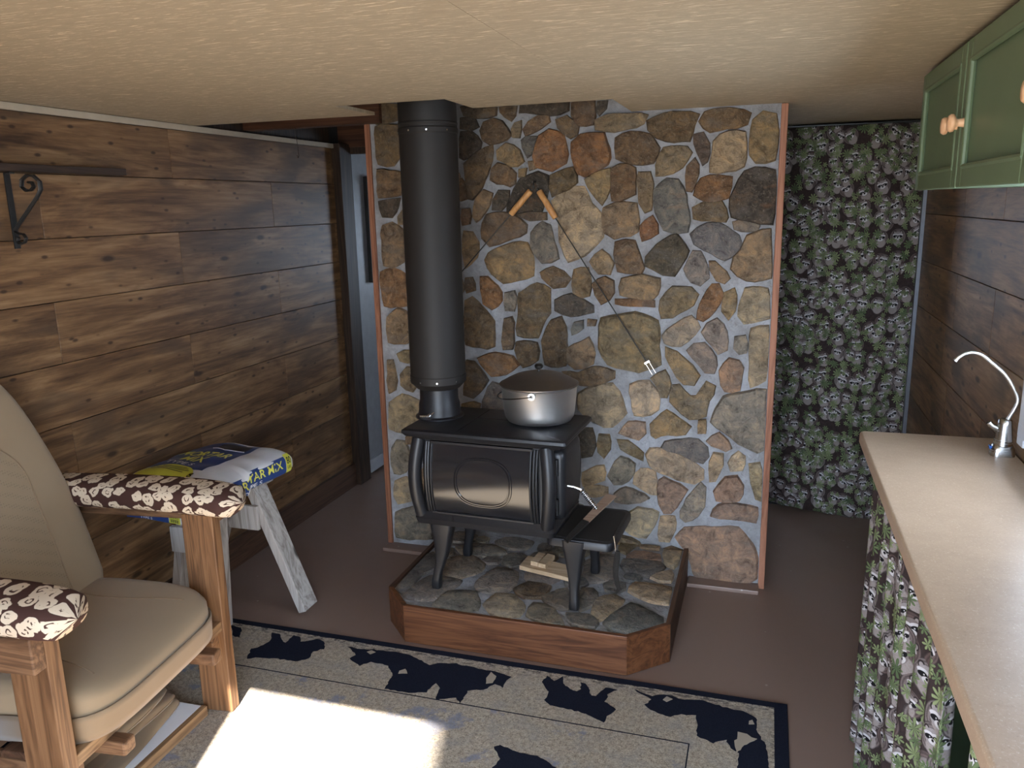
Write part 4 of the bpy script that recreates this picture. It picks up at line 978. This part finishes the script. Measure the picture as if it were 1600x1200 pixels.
def cur_b(y0, y1, ph, hem):
    def f(u, v):
        y = y0+(y1-y0)*u; k = .016*math.sin(u*(y0-y1)*52+ph)+.007*math.sin(u*(y0-y1)*110+ph*2); return (.325+k*(1-.35*v), y+.006*math.sin(v*5+u*9), hem+(.85-hem)*v)
    return f
# ================================================================ COUNTER
cu_ = thing('kitchen_counter', 'green framed counter unit with speckled beige laminate top along the right wall', 'counter', (.5, 1.6, 0))
M().prism([(.297, .55), (XR-.003, .55), (XR-.003, 2.59), (.297+.012, 2.59), (.297, 2.578)], .862, .90).build('worktop', MT['counter'], cu_, bevel=.007, seg=4)
for y in (2.50, 1.235, .60): M().box(.345, .39, y-.022, y+.022, .0, .861).build('post', MT['green'], cu_, bevel=.002)
for y in (2.50, .60): M().box(XR-.05, XR-.005, y-.022, y+.022, .0, .861).build('post', MT['green'], cu_, bevel=.002)
M().box(.345, .37, .58, 2.52, .80, .861).build('rail', MT['green'], cu_, bevel=.002)
M().box(.39, XR-.006, .62, 2.48, .09, .11).build('shelf', MT['green'], cu_)
M().box(XR-.006, XR-.003, .62, 2.48, .02, .85).build('back_panel', MT['shade'], cu_)
M().box(.392, XR-.006, 2.49, 2.515, .02, .85).build('end_panel', MT['green'], cu_)
M().tube([(.332, .58, .853), (.332, 2.47, .853)], .004, 8).build('curtain_wire', MT['wire'], cu_)
curtain('counter_curtain', cur_b(2.40, 1.90, .3, .012), .60, .84, 90, 30, 'gathered raccoon-print curtain under the far end of the counter, nearest the alcove')
curtain('counter_curtain', cur_b(1.86, 1.335, 1.7, .012), .62, .84, 90, 30, 'middle raccoon-print curtain under the counter, left of the bare green post')
curtain('counter_curtain', cur_b(1.20, .66, 2.9, .012), .62, .84, 90, 30, 'raccoon-print curtain under the counter edge at the bottom right corner')
# ---- faucet
fp = pZ(1577, 714, .90)
fa = thing('water_faucet', 'brushed nickel drinking water faucet with thin arched spout on the counter', 'faucet', (fp.x, fp.y+.02, .90)); fx, fy = fp.x-.016, fp.y+.012
secs = [[(a, b, z) for a, b in rrect(.030-g_, .024-g_, .016, 5, fx, fy)] for z, g_ in ((.9005, .0), (.906, 0), (.922, .0015), (.932, .006), (.937, .012))]
M().loft(secs).build('base', MT['nickel'], fa, smooth=True, auto=60)
M().lathe([(.0235, .93), (.0225, .945), (.018, .985), (.0165, 1.0), (.012, 1.004)], (fx, fy, 0), 32).build('body', MT['nickel'], fa, smooth=True, auto=50)
spx = [pY(x, y, fy) for x, y in ((1591, 655), (1590, 628), (1583, 605), (1570, 585), (1550, 567), (1535, 555), (1522, 551), (1510, 552), (1500, 557), (1492, 564))]
sps = [Vector((fx+.004, fy, 1.0))]+[Vector((p.x, fy, p.z)) for p in spx[1:]]
fine_ = []
for i in range(len(sps)-1):
    p0, p1, p2, p3 = sps[max(0, i-1)], sps[i], sps[i+1], sps[min(len(sps)-1, i+2)]
    for k in range(5):
        t_ = k/5; fine_.append(.5*((2*p1)+(p2-p0)*t_+(2*p0-5*p1+4*p2-p3)*t_**2+(3*p1-p0-3*p2+p3)*t_**3))
fine_.append(sps[-1])
M().tube(fine_, [.0048]*(len(fine_)-3)+[.0052, .006, .006], 12).build('spout', MT['alu'], fa, smooth=True)
lv = M().tube([(fx-.012, fy, .972), (fx-.032, fy, .982), (fx-.040, fy, .992)], [.008, .0085, .007], 12).build('lever', MT['nickel'], fa, smooth=True)
M().box(fx-.0335, fx-.026, fy-.008, fy+.008, .918, .927).build('indicator', plain('blue_lens', (.01,.06,.25), .2), fa, bevel=.002)
# ---- wall cabinet
cab = thing('wall_cabinet', 'green painted wall cabinet with two framed doors and wooden knobs', 'cabinet', (.54, 1.9, 1.618))
M().box(.421, XR-.002, 1.0, 2.63, 1.620, 1.944).build('carcass', MT['green'], cab, bevel=.002)
def cdoor(y0, y1, ky):
    z0, z1 = 1.618, 1.932; s_ = .045; m = M()
    m.box(.40, .42, y0, y0+s_, z0, z1).box(.40, .42, y1-s_, y1, z0, z1).box(.4, .42, y0+s_, y1-s_, z0, z0+s_).box(.4, .42, y0+s_, y1-s_, z1-s_, z1)
    d = m.build('door', MT['green'], cab, bevel=.004, seg=3)
    M().box(.411, .4195, y0+s_-.002, y1-s_+.002, z0+s_-.002, z1-s_+.002).build('panel', MT['green'], d)
    for a, b, c, e in ((y0+s_, y1-s_, z0+s_, z0+s_), (y0+s_, y1-s_, z1-s_, z1-s_), (y0+s_, y0+s_, z0+s_, z1-s_), (y1-s_, y1-s_, z0+s_, z1-s_)): M().tube([(.404, a, c), (.404, b, e)], .0065, 8).build('moulding', MT['green'], d, smooth=True)
    kn = M().lathe([(.010, 0), (.008, .012), (.009, .016), (.0185, .021), (.0195, .027), (.016, .032), (.001, .034)], (0, 0, 0), 24); kn.v = [Vector((.40-v.z, ky+v.x, 1.757+v.y)) for v in kn.v]
    kn.build('knob', MT['peach'], d, smooth=True, auto=60)
cdoor(2.092, 2.628, 2.125); cdoor(1.54, 2.084, 2.052); cdoor(1.0, 1.534, 1.49)
